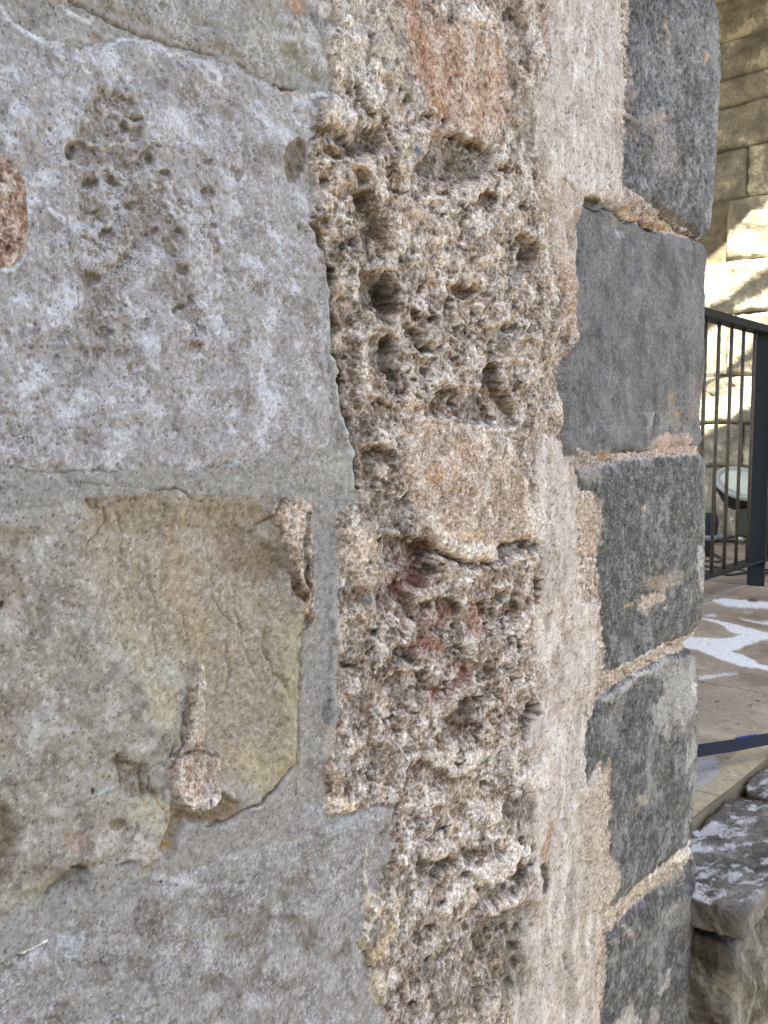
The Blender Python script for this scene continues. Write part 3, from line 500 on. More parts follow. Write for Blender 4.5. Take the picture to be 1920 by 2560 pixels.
E('C',1250,745,32,46,-8,5,(120,96,78),.8); E('C',1360,730,24,22,-4,4,(150,110,90),.7); P('C',[(1490,620),(1530,640),(1520,700),(1500,770),(1470,790),(1480,720)],-7,4,(118,90,72),.8); E('C',1495,775,22,16,-1,4,(170,120,98),.7); E('C',1340,755,22,14,0,3,(118,124,130),.8)
P('C',[(1255,430),(1320,400),(1425,385),(1432,440),(1360,480),(1300,520),(1250,500)],-7,5,(124,108,90),.75); Ln('C',[(1265,410),(1420,388)],12,-6,3,(76,62,50),.8); E('C',1480,430,30,40,-7,5,(78,68,58),.8); Ln('C',[(1200,550),(1280,560),(1350,520),(1440,485)],18,5,4,(212,202,188),.75); E('C',1420,570,24,20,-5,5,(88,84,80),.7)
P('C',[(860,480),(1000,540),(1100,600),(1080,700),(1000,720),(900,620)],2,12,(172,150,126),.5); Ln('C',[(1090,550),(1110,630)],12,-5,4,(90,76,62),.7); P('C',[(1120,560),(1450,560),(1460,680),(1200,700)],-1,16,(156,132,108),.5)
P('C',[(1015,1400),(1070,1400),(1085,1500),(1140,1560),(1120,1640),(1060,1600),(1020,1480)],-9,6,(98,80,70),.75); P('C',[(1435,1440),(1500,1430),(1505,1490),(1455,1540),(1425,1550),(1420,1480)],-10,5,(106,86,70),.8); P('C',[(880,1380),(1000,1370),(1020,1450),(940,1500),(860,1460)],2,10,(186,178,166),.6)
E('C',1400,1340,40,50,3,8,(212,198,184),.6); E('C',1290,1590,20,40,3,5,(222,214,204),.7); P('C',[(940,1480),(1010,1470),(1080,1600),(1040,1659),(930,1640)],-2,12,(142,124,106),.6); E('C',590,1430,26,20,2,5,WH,.7)
P('C',[(150,1560),(250,1570),(240,1659),(150,1659)],0,9,(164,142,124),.5); P('C',[(430,1300),(520,1300),(560,1400),(470,1450)],1,12,(184,146,116),.5); P('C',[(250,1380),(430,1350),(440,1480),(330,1560),(250,1500)],-1,12,(132,122,112),.55)
Ln('G',[(270,235),(330,290),(390,330),(415,400),(455,440),(462,520),(440,580),(412,650)],13,-8,4,(66,54,44),.85); Ln('G',[(200,560),(290,600),(400,655)],12,-6,4,(74,62,50),.8); Ln('G',[(400,440),(440,500),(430,600)],14,4,4,(150,128,108),.5)
P('G',[(230,400),(380,400),(420,500),(400,620),(300,590),(240,500)],1,14,(134,124,114),.6); E('G',110,490,46,80,0,10,(152,152,150),.7); E('G',110,395,30,30,-2,7,(108,106,104),.7); P('G',[(20,690),(170,700),(190,740),(110,780),(20,760)],3,6,(218,202,178),.85); P('G',[(30,400),(80,430),(90,600),(60,650),(20,560)],1,9,(176,146,122),.5)
Ln('G',[(150,480),(160,560),(200,600)],10,-4,4,(90,80,72),.6); P('G',[(500,470),(560,430),(700,480),(800,440),(860,470),(760,560),(680,590),(560,520)],4,9,(218,210,198),.75)
E('G',720,250,40,90,-4,12,(142,124,106),.5); P('G',[(600,380),(680,380),(650,450),(600,440)],-2,6,(136,100,80),.7); P('G',[(460,500),(640,540),(640,620),(560,640),(480,600)],-3,10,(112,86,72),.7); E('G',695,500,26,16,-6,4,(76,68,58),.8)
Ln('G',[(1100,210),(1095,280),(1060,330),(1060,400)],26,-8,5,(96,80,64),.8); Ln('G',[(1100,180),(1130,240),(1140,340)],14,2,5,(188,186,180),.5); P('G',[(1000,570),(1060,520),(1080,560),(1160,440),(1160,640),(1080,650)],3,7,(220,212,204),.7)
# rubble core, lowest part
P('E',[(650,130),(780,105),(900,130),(930,170),(880,230),(830,250),(790,340),(690,360),(640,290)],-3,9,(158,140,114),.8); P('E',[(560,200),(640,160),(650,260),(560,290)],3,7,WH,.7); E('E',905,150,24,20,-4,4,(106,92,76),.7)
P('E',[(790,250),(860,240),(950,290),(990,300),(1000,380),(930,360),(860,400),(800,340)],3,8,(220,214,206),.7); E('E',1062,300,40,62,-6,7,(124,112,96),.75); P('E',[(1080,240),(1140,190),(1205,260),(1200,380),(1150,430),(1095,350)],-3,9,(106,102,96),.7)
E('E',796,596,56,44,-8,4,(134,124,102),.8); Ln('E',[(740,560),(800,550),(850,570),(850,630)],12,-5,3,(80,70,58),.7); P('E',[(480,660),(600,640),(700,610),(715,670),(640,720),(560,770),(500,750),(470,700)],-8,6,(114,106,92),.75); Ln('E',[(690,610),(712,670),(690,690)],14,-6,3,(56,50,44),.8)
P('E',[(480,530),(530,540),(600,500),(720,520),(700,590),(600,620),(500,630)],3,8,(210,194,176),.6); P('E',[(700,600),(740,600),(770,660),(830,670),(900,640),(1000,600),(1100,600),(1080,680),(1000,740),(940,800),(900,760),(800,700),(720,690)],5,7,(222,214,204),.8)
E('E',985,580,40,44,-6,6,(106,98,90),.75); P('E',[(880,830),(960,790),(1050,740),(1110,650),(1200,650),(1190,720),(1100,840),(980,900),(870,950),(800,930)],-6,7,(130,121,104),.8); Ln('E',[(1105,625),(1140,650),(1195,655)],9,-4,3,(64,56,46),.8)
Ln('E',[(820,780),(800,860),(750,970)],44,2,9,(214,204,190),.6); P('E',[(920,960),(1010,910),(1080,860),(1150,800),(1190,790),(1120,870),(1030,930),(930,990)],3.5,6,(218,206,194),.7); E('E',1268,740,22,100,-7,6,(92,86,76),.8); Ln('E',[(1222,700),(1225,910)],8,2,3,(204,190,170),.6); E('E',1130,730,26,70,-3,7,(112,98,82),.6)
P('E',[(930,990),(1060,930),(1190,900),(1180,1000),(1130,1150),(1170,1350),(1150,1470),(1060,1520),(1000,1420),(930,1300),(780,1180),(800,1080)],-4,16,(112,106,92),.7)
P('E',[(280,700),(470,660),(540,820),(560,960),(480,1130),(420,1300),(300,1350),(250,1000)],-1,20,(132,126,110),.55); P('E',[(540,960),(640,1000),(760,990),(740,1200),(600,1160),(560,1050)],1,14,(178,166,148),.5); P('E',[(500,1150),(570,1090),(610,1140),(540,1220),(490,1220)],3,6,(214,212,206),.8)
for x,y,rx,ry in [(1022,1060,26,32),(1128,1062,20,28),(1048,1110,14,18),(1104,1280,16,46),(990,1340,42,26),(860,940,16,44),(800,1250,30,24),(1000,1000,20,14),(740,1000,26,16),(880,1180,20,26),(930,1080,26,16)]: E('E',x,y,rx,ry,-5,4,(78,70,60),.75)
P('E',[(960,1280),(1010,1260),(1020,1320),(970,1320)],1,5,(210,188,140),.85); Ln('E',[(955,1080),(940,1250),(930,1400),(938,1580)],16,2,4,(200,178,138),.7); Ln('E',[(990,1500),(1040,1540),(1060,1600),(1030,1659)],24,2,5,(206,182,144),.75); Ln('E',[(900,1440),(895,1560)],16,1,4,(190,172,144),.6)
Ln('E',[(640,1230),(610,1300),(585,1375)],18,-7,5,(96,72,54),.8); Ln('E',[(650,1240),(720,1220),(800,1190)],16,2,5,(196,164,120),.7); E('E',518,1290,26,52,-6,6,(84,80,72),.75); Ln('E',[(465,1370),(440,1470),(430,1560)],18,-8,4,(70,64,56),.8); E('E',450,1540,16,30,-7,4,(56,52,46),.8); P('E',[(520,1250),(600,1230),(570,1370),(490,1380)],1,8,(146,146,136),.6); Ln('E',[(290,1580),(330,1500),(390,1440),(400,1659)],12,-5,5,(96,80,60),.6)
E('E',710,1530,150,130,4,14,(142,130,114),.7); P('E',[(820,1400),(880,1380),(880,1560),(830,1640),(800,1600),(830,1500)],-7,8,(92,86,76),.75); Ln('E',[(450,1570),(520,1500),(620,1430),(700,1400)],26,3,7,(190,186,178),.6); E('E',640,1595,30,26,2,6,(206,202,196),.7)
P('E',[(135,860),(200,820),(250,870),(240,930),(190,950),(150,920)],2,6,(210,190,160),.75); E('E',215,880,22,36,-1,4,(140,138,132),.8); P('E',[(110,1140),(150,1130),(200,1180),(300,1020),(340,1000),(280,1200),(190,1300),(160,1260)],2,7,(206,192,156),.7); P('E',[(180,1330),(240,1310),(280,1380),(270,1480),(240,1535),(190,1460)],2,5,(204,194,172),.8); Ln('E',[(170,560),(155,680),(178,800)],14,2,4,(206,194,172),.75); Ln('E',[(115,1150),(140,1200),(175,1290)],9,-4,3,(62,54,44),.75); E('E',200,1060,40,80,-1,7,(128,126,116),.75)
Ln('E',[(365,220),(335,380),(345,500),(320,640),(280,700),(290,800)],7,-3,3,(96,80,60),.6)
# plaster strips
for pts,wd,h,c,a in [([(1345,640),(1330,710),(1280,760),(1230,800)],14,3,(206,196,184),.6),([(1385,0),(1370,300),(1345,640),(1350,1000)],10,1.5,(208,200,190),.6),([(1190,820),(1165,920),(1140,1000)],26,-1,(176,136,98),.7),([(1250,900),(1240,1200),(1210,1300)],50,2.5,(216,212,206),.6),([(1365,900),(1370,1070)],14,-3,(150,136,118),.7),([(1280,1100),(1270,1500),(1280,1800)],60,-2,(150,146,134),.5),([(1400,820),(1440,1100),(1430,1500)],70,1,(196,184,168),.5),([(1340,700),(1355,1000),(1340,1500)],50,-1.5,(168,160,146),.5),([(1170,1700),(1200,1400),(1160,1500)],60,1.5,(188,182,174),.5),([(1270,1500),(1275,1600)],8,-2,(120,112,100),.7),([(1440,1450),(1420,1750)],12,-2,(150,120,84),.6)]:
    Ln('G',pts,wd,h,7,c,a)
E('G',1315,1620,7,12,-3,2,(44,40,36),.9); E('G',1418,1640,10,10,-1,3,(150,70,56),.8)
Ln('N',[(1540,1240),(1550,1450),(1570,1659)],34,2,9,(214,204,192),.6); Ln('N',[(1180,700),(1190,900),(1150,1000)],40,-1.5,10,(146,126,108),.5); P('N',[(1270,960),(1360,920),(1370,1060),(1340,1140),(1270,1130)],2,9,(218,212,204),.7); Ln('N',[(1160,680),(1150,760),(1200,800)],30,2,9,(206,200,194),.5); Ln('N',[(1300,1659),(1330,1500),(1400,1480)],60,1,16,(204,192,176),.6); Ln('N',[(1450,1450),(1460,1659)],40,-1.5,12,(160,140,118),.5); Ln('N',[(1340,560),(1400,700)],8,1,3,(206,190,166),.6)
P('O',[(1280,500),(1330,480),(1330,780),(1250,830),(1200,720),(1190,560)],-2,14,(158,146,130),.6); Ln('O',[(1300,290),(1320,420),(1310,760),(1320,830)],14,3,5,(208,198,186),.6); Ln('O',[(1170,190),(1260,240),(1330,300),(1420,340)],14,2.5,5,(204,192,178),.6); Ln('O',[(1180,330),(1210,440)],40,-3,10,(124,112,98),.6); E('O',1235,690,30,60,-3,9,(128,120,112),.6); Ln('O',[(1450,930),(1530,990)],7,-2,3,(126,104,82),.6); Ln('O',[(1500,590),(1570,630)],7,-1.5,3,(134,122,106),.6); P('O',[(1140,-30),(1360,-30),(1330,190),(1200,200),(1150,120)],-1,16,(158,140,122),.6); Ln('O',[(1240,0),(1220,100),(1280,170)],20,-3,6,(118,104,88),.6); P('O',[(1290,60),(1340,120),(1330,190),(1280,180)],3,7,WH,.6)
P('O',[(1380,850),(1500,940),(1560,1010),(1530,1120),(1450,1250),(1350,1150),(1300,960)],-1,24,(180,152,126),.5); P('O',[(1470,1150),(1540,1080),(1500,1300),(1470,1320)],-2,9,(142,118,88),.7); P('O',[(1440,1270),(1520,1400),(1560,1700),(1480,1700),(1440,1450)],0,18,(192,160,132),.5)
P('T',[(-20,0),(100,0),(130,300),(60,420),(0,400)],0,22,(196,166,142),.5)
# pebble gap and pink mortar at the head of the second quoin
P('T',[(300,1380),(330,1352),(380,1352),(395,1400),(370,1440),(320,1440)],-5,5,(118,104,84),.8); Ln('T',[(345,1430),(365,1470),(420,1440),(520,1450)],8,-6,3,(66,54,42),.85)
for x,y,r in [(590,1400,54),(640,1470,56),(680,1420,46),(740,1500,56),(790,1540,50),(770,1470,40),(850,1550,44),(620,1380,40),(560,1440,40)]: E('T',x,y,r,r*.9,6,6,(176,150,128),.55)
for x,y in [(585,1400),(650,1500),(720,1470),(760,1560),(820,1560),(690,1400),(620,1450)]: E('T',x,y,9,9,-3,2,(74,66,60),.8)
Ln('T',[(530,1480),(600,1540),(660,1530)],12,-7,4,(66,54,42),.8); Ln('T',[(680,1490),(720,1580),(790,1610)],14,-7,4,(66,54,42),.8); Ln('T',[(840,1480),(920,1550),(1000,1600),(1090,1640)],26,-8,5,(64,52,42),.85); Ln('T',[(800,1440),(880,1480),(960,1530),(1080,1590)],30,-2,12,(118,104,88),.5)
P('T',[(820,1500),(900,1530),(960,1580),(1080,1640),(1000,1640),(880,1610),(800,1600)],-2,6,(192,162,134),.7)
# topmost quoin
Ln('T',[(600,420),(620,560),(600,800),(640,860)],34,1.5,9,(176,160,146),.6); Ln('T',[(850,60),(860,200),(870,330),(860,420)],22,1,6,(180,150,126),.6); P('T',[(860,120),(1080,100),(1060,300),(960,400),(880,330)],.5,26,(150,142,136),.5); P('T',[(860,420),(1100,360),(1230,500),(1220,900),(1150,1100),(1040,900),(1000,620),(900,560)],0,30,(132,134,137),.4)
P('T',[(700,780),(860,760),(920,900),(940,1180),(820,1200),(760,1160),(760,1060),(740,900),(670,860)],.8,18,(152,145,140),.65); P('T',[(760,800),(850,790),(840,850),(770,850)],0,10,(176,158,144),.6); E('T',1113,345,22,20,-5,4,(76,56,44),.8); P('T',[(1095,370),(1130,360),(1135,440),(1100,460)],2,4,(180,158,132),.8)
Ln('T',[(935,900),(960,1150)],26,-1.5,10,(84,86,88),.5); Ln('T',[(1160,-20),(1180,300),(1240,600),(1215,900),(1200,1300),(1170,1560)],40,0,12,(150,151,153),.5)  # second line paints side light onto the quoin's right edge
Ln('T',[(580,900),(620,920),(650,960)],50,0,14,(150,138,134),.5)
# second quoin
P('T',[(290,1440),(400,1480),(540,1520),(700,1600),(640,1640),(420,1560),(290,1560)],-1,18,(122,113,102),.5); Ln('T',[(304,1890),(302,2060)],6,-2.5,2,(60,60,60),.8,warp=.4); E('T',550,1625,30,30,.5,8,(158,160,160),.6)
Ln('U',[(780,680),(785,760),(800,870)],7,-2.5,3,(64,62,58),.8,warp=.6); P('U',[(870,640),(940,640),(930,740),(880,730)],-1,9,(148,132,110),.6); P('U',[(1040,560),(1110,560),(1110,800),(1020,830),(1030,680)],0,16,(138,124,116),.6); P('U',[(860,760),(980,740),(990,900),(820,900)],-1,14,(140,138,126),.55); P('U',[(1050,860),(1130,850),(1130,940),(1060,960)],-1,10,(96,98,112),.6); Ln('U',[(700,790),(760,800),(720,900)],40,.5,12,(148,150,150),.5); E('U',960,790,20,26,-1,6,(170,146,108),.7)
P('U',[(740,1050),(760,960),(860,925),(1000,930),(1060,1000),(1100,1050)],1,5,(182,159,147),.85); P('U',[(370,1090),(380,1040),(430,1020),(470,1060),(480,1100)],2,5,(178,144,122),.75); Ln('U',[(470,1085),(700,1060),(1090,1052)],30,1,6,(188,168,155),.7); Ln('U',[(250,1040),(340,1080),(420,1110)],26,1,8,(178,170,160),.7)
E('U',1045,995,14,10,-4,3,(60,50,44),.9); Ln('U',[(480,1040),(600,1052),(740,1040)],10,-3,4,(110,100,90),.5)
# third quoin
P('U',[(250,1110),(420,1120),(430,1250),(300,1250)],0,14,(168,158,146),.5); P('U',[(250,1380),(330,1320),(410,1380),(410,1550),(390,1750),(240,1760)],1,10,(186,166,146),.8); Ln('U',[(260,1130),(350,1120),(420,1150),(560,1110),(760,1090),(1060,1070)],22,1.5,7,(160,158,154),.6)
P('U',[(720,1930),(800,1900),(870,1950),(840,2010),(740,1990)],1,10,(176,156,128),.7); P('U',[(880,1890),(950,1880),(960,1990),(890,1980)],0,10,(166,150,126),.65); P('U',[(670,2060),(740,2040),(830,2000),(850,2060),(760,2120),(700,2180),(670,2130)],1,8,(190,171,156),.75); E('U',700,1440,20,18,1,3,(190,150,112),.85); E('U',600,2110,26,18,0,6,(170,144,100),.6); E('U',850,2120,20,20,0,5,(190,178,150),.6)
Ln('U',[(1140,1120),(1140,1500),(1120,1900),(1110,2000)],34,.5,10,(140,142,142),.6); Ln('U',[(1110,1700),(1095,1900),(1120,2000)],22,0,6,(176,176,168),.7); Ln('U',[(790,1550),(840,1700),(790,1830)],30,0,12,(134,134,132),.5)  # pale edge strip paints in light from the right
P('V',[(330,370),(430,350),(640,240),(760,195),(750,235),(640,290),(500,360),(380,430),(290,490)],1,5,(184,168,144),.7); Ln('V',[(400,360),(520,290),(640,240)],16,2,5,(214,210,204),.7); Ln('V',[(480,390),(560,370),(640,320)],26,2,7,(196,196,192),.7)
for p in ([(660,240),(720,225)],[(560,310),(590,330)],[(440,360),(450,400)]): Ln('V',p,7,-3,3,(90,66,48),.8)
# fourth quoin
P('V',[(500,390),(640,310),(800,290),(820,500),(815,800),(740,920),(760,700),(700,620),(650,760),(620,700),(640,640),(590,690),(575,560),(640,480),(600,400)],.8,5,(158,158,156),.8); P('V',[(280,520),(350,490),(480,400),(500,430),(360,530)],1,7,(168,166,160),.7); P('V',[(770,410),(825,440),(810,520),(790,480)],1,5,(206,204,196),.8); P('V',[(755,620),(800,600),(800,700),(770,760),(745,700)],-1,6,(100,90,72),.6)
P('V',[(215,960),(300,920),(350,880),(360,960),(370,1080),(345,1320),(400,1360),(395,1480),(350,1620),(215,1620)],2,8,(184,172,157),.9); E('V',520,1040,30,24,1,7,(164,156,140),.7); Ln('V',[(350,820),(355,900)],14,1,4,(176,160,130),.7); Ln('V',[(800,900),(790,1100),(740,1260)],24,0,8,(150,152,152),.6); E('V',385,560,26,24,-.5,8,(120,106,80),.5); P('V',[(400,1560),(440,1540),(430,1580),(400,1590)],1,3,(200,198,190),.7)
P('V',[(350,1620),(440,1570),(600,1440),(680,1350),(790,1250),(825,1300),(740,1360),(640,1430),(520,1530),(400,1640),(340,1690)],1,5,(190,176,152),.75); P('V',[(680,1330),(790,1245),(825,1300),(740,1370),(690,1370)],2,5,(214,210,200),.8); Ln('V',[(632,1350),(628,1390),(600,1410)],8,-4,3,(50,44,38),.8)
# lowest quoin
Ln('V',[(330,1900),(440,1840),(560,1730),(650,1620),(720,1570)],30,.8,12,(140,138,132),.4); P('V',[(650,1620),(720,1560),(820,1540),(820,1650),(740,1680),(660,1720)],.5,9,(138,136,128),.6); Ln('V',[(650,1640),(665,1710)],16,1,7,(168,166,160),.5); Ln('V',[(660,1930),(650,2000),(610,2050)],22,1,8,(176,173,163),.6); P('V',[(380,2212),(430,2120),(490,2090),(500,2212),(470,2400),(380,2400)],1,9,(182,178,168),.7); P('V',[(540,2212),(580,2110),(610,2120),(590,2212)],1,9,(160,156,146),.55); P('V',[(690,1680),(820,1640),(820,2212),(700,2212),(740,2000)],-.5,22,(104,98,90),.6); Ln('V',[(430,1690),(460,1740)],24,1,7,(180,172,156),.6); P('V',[(640,1430),(760,1380),(740,1430),(560,1530)],.5,8,(160,150,132),.6)

for pts in ([(560,700),(600,820),(590,940)],[(700,900),(720,1050),(760,1160)],[(980,820),(1000,960),(1040,1080)],[(1120,1160),(1150,1330),(1220,1480)],[(880,1180),(900,1320)],[(1060,1300),(1090,1480),(1060,1600)],[(470,1100),(520,1240),(600,1330)]):
    Ln('L',pts,9,-1.8,4,(128,114,92),.5)
P('L',[(1040,700),(1180,690),(1250,760),(1300,900),(1330,1000),(1280,1060),(1180,1060),(1060,1000),(1000,860)],-3,26,(138,122,102),.6)
P('L',[(780,700),(860,700),(900,1000),(860,1240),(800,1100)],1.5,20,(170,154,128),.4)
# larger ledges and hollows of the rubble core
P('C',[(560,1230),(760,1210),(840,1300),(760,1400),(600,1420),(520,1330)],-5,8,(112,98,84),.6); P('C',[(880,1540),(960,1500),(1060,1560),(1040,1659),(900,1659)],-6,8,(108,92,76),.6); P('C',[(1150,800),(1230,790),(1260,860),(1200,900),(1140,880)],-6,6,(104,82,66),.7)
P('C',[(300,900),(380,880),(430,940),(400,1020),(320,1000)],-4,7,(112,96,80),.6); P('C',[(1100,1180),(1180,1160),(1240,1240),(1180,1300),(1090,1270)],-6,6,(100,84,70),.7); P('C',[(1290,800),(1350,790),(1370,900),(1320,960),(1280,900)],-5,6,(112,90,72),.65)
Ln('C',[(1110,700),(1160,760),(1150,860)],16,-6,4,(72,60,50),.8); Ln('C',[(820,1180),(760,1260),(820,1340)],16,-6,4,(76,64,54),.75); Ln('C',[(1280,1180),(1330,1260),(1400,1280)],16,-6,4,(80,66,54),.75); Ln('C',[(1180,1330),(1250,1400),(1230,1500)],18,-6,4,(84,70,58),.75)
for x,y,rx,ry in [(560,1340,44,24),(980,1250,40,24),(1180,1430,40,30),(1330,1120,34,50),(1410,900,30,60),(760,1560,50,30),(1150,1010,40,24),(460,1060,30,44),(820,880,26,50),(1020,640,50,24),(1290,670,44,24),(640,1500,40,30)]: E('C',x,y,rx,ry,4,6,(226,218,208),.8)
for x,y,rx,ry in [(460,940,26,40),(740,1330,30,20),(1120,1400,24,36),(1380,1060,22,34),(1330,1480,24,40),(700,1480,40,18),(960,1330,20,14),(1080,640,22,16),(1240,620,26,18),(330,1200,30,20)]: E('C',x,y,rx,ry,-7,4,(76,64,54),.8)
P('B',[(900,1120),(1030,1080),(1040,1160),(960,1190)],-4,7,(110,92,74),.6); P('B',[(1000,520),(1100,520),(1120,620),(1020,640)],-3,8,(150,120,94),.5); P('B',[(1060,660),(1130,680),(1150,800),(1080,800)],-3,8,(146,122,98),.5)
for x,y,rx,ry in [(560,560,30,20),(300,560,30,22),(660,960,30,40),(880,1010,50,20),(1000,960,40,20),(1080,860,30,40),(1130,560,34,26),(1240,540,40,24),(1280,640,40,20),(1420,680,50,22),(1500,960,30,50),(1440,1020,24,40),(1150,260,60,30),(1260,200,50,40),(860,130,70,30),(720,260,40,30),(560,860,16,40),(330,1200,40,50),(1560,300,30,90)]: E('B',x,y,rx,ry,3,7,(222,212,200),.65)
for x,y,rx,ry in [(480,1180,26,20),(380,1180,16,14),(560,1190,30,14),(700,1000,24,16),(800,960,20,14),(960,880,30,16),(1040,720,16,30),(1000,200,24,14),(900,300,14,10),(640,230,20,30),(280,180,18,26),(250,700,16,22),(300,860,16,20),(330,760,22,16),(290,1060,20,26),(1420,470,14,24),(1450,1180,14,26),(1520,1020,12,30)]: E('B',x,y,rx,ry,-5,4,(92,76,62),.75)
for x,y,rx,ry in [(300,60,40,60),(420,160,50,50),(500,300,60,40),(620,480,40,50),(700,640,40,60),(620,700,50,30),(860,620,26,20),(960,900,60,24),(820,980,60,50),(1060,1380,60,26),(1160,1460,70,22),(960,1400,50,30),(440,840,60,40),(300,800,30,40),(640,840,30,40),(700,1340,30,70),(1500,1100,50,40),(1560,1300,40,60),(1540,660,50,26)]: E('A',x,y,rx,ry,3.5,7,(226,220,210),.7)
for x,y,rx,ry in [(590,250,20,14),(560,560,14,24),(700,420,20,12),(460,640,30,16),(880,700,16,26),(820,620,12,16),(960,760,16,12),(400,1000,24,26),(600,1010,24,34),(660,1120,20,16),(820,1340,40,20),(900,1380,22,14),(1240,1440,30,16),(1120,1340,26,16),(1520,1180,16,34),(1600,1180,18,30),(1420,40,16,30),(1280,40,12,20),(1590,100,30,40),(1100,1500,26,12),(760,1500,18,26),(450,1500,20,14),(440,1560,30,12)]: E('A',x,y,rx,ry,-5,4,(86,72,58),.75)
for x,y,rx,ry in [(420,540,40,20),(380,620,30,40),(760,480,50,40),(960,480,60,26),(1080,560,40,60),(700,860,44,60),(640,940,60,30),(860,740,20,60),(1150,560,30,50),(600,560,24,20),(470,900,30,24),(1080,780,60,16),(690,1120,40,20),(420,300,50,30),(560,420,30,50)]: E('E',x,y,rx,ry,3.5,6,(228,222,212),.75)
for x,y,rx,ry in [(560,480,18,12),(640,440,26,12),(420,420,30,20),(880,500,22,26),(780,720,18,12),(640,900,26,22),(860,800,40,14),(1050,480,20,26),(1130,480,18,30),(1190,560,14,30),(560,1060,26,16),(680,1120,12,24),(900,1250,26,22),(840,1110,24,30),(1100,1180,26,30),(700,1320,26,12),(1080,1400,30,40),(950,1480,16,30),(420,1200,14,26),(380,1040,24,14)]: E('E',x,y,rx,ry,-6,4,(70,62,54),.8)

SCARS = [fr('K', [(330,760),(400,700),(450,540),(520,480),(640,500),(740,560),(770,720),(830,850),(900,940),(960,1150),(1000,1300),(900,1370),(820,1300),(720,1340),(680,1500),(560,1590),(420,1520),(480,1320),(420,1200),(430,950),(350,850)]),
         fr('K', [(440,1460),(640,1560),(760,1640),(740,1760),(560,1900),(340,1900),(310,1760),(440,1620)]), fr('K', [(880,1520),(1060,1540),(1080,1720),(1060,1860),(960,1860),(980,1700)]),
         fr('M', [(430,280),(560,320),(600,380),(590,450),(470,460)]), fr('A', [(160,40),(330,-20),(330,260),(260,300),(190,220)])]
for off, wd, h, c in ((-12, 20, 2.5, (178,180,177)), (26, 44, -6, (140,122,104))):
    Ln('S',[(781+off,560),(797+off,600),(818+off,650),(832+off,730),(834+off,800),(842+off,880),(852+off,960),(862+off,1040),(886+off,1110),(895+off,1175),(897+off,1220)],wd,h,8,c,.4,warp=.6)
Ln('S',[(786,560),(802,600),(823,650),(836,730),(838,800),(846,880),(856,960),(867,1040),(890,1110),(899,1175),(900,1225)],9,-7,3,(48,42,36),.9,warp=.6)  # second pass of the dark sliver, shade put into the colour
for off, wd, h, c in ((-10, 18, 2.5, (174,174,170)), (20, 34, -5, (140,124,106))):
    Ln('D',[(735+off*.86,1240),(731+off*.86,1310),(736+off*.86,1400),(728+off*.86,1480),(728+off*.86,1560),(706+off*.86,1640)],wd*.86,h,8,c,.35)
P('C',[(260,1000),(560,960),(900,700),(1200,560),(1440,640),(1430,1200),(1450,1659),(300,1659)],0,40,(134,112,96),.4); P('C',[(560,340),(820,420),(860,600),(760,900),(560,900),(500,600)],-2,26,(116,92,80),.45)
P('E',[(420,980),(760,1000),(1180,900),(1200,1659),(400,1659)],-1,30,(120,112,98),.45); P('A',[(240,880),(700,900),(760,1250),(720,1659),(240,1659)],0,30,(150,130,106),.35)

for pts,wd in (([(300,480),(380,560),(430,640)],20),([(560,640),(620,700),(700,760)],14),([(440,860),(520,860),(600,900),(690,930)],14),([(520,1020),(600,1060),(660,1120)],12),([(480,1180),(560,1150),(640,1180)],12),([(540,1330),(620,1300),(700,1330)],14),([(860,960),(960,1000),(1060,1080),(1180,1200)],26),([(900,640),(1000,720),(1120,760)],26),([(1000,1300),(1120,1400),(1280,1480)],26),([(60,1560),(160,1640),(260,1700)],30),([(700,1480),(800,1560),(880,1660)],18),([(80,560),(160,640),(200,760)],22)):
    Ln('K',pts,wd*1.8,0.7,14,(198,200,204),.35,warp=3)

for pts, c in (([(600,380),(720,360),(820,430),(830,560),(740,600),(640,560),(590,480)],(112,74,62)), ([(640,640),(720,620),(760,700),(720,780),(650,740)],(136,82,70)), ([(760,820),(880,780),(960,860),(930,960),(820,980),(750,920)],(138,92,76)), ([(740,980),(860,1000),(920,1060),(840,1120),(740,1100),(700,1040)],(146,92,76)),
               ([(1060,820),(1150,800),(1190,900),(1160,1010),(1080,1000),(1040,900)],(170,120,96)), ([(900,1160),(1040,1120),(1080,1220),(1040,1320),(900,1390),(800,1400),(830,1320),(960,1290)],(132,84,70)), ([(480,600),(590,620),(640,760),(600,900),(520,860),(470,740)],(118,92,80)), ([(940,1560),(1040,1530),(1080,1640),(980,1659)],(120,84,70))):
    P('C',pts,-3,12,c,.55,warp=2.6)
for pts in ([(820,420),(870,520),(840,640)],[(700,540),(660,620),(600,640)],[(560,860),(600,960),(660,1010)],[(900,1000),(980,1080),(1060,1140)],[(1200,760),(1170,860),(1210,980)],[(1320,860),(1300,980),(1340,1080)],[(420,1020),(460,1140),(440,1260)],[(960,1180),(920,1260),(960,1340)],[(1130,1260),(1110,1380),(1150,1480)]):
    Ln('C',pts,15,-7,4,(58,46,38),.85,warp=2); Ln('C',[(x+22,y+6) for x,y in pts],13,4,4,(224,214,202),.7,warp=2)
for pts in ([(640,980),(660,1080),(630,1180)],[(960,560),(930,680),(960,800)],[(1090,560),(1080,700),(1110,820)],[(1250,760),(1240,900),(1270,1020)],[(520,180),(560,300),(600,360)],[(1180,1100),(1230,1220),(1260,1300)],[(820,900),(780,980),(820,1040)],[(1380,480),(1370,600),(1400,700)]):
    Ln('B',pts,13,-6,4,(76,62,50),.8,warp=2); Ln('B',[(x+20,y+6) for x,y in pts],12,3.5,4,(224,214,202),.65,warp=2)

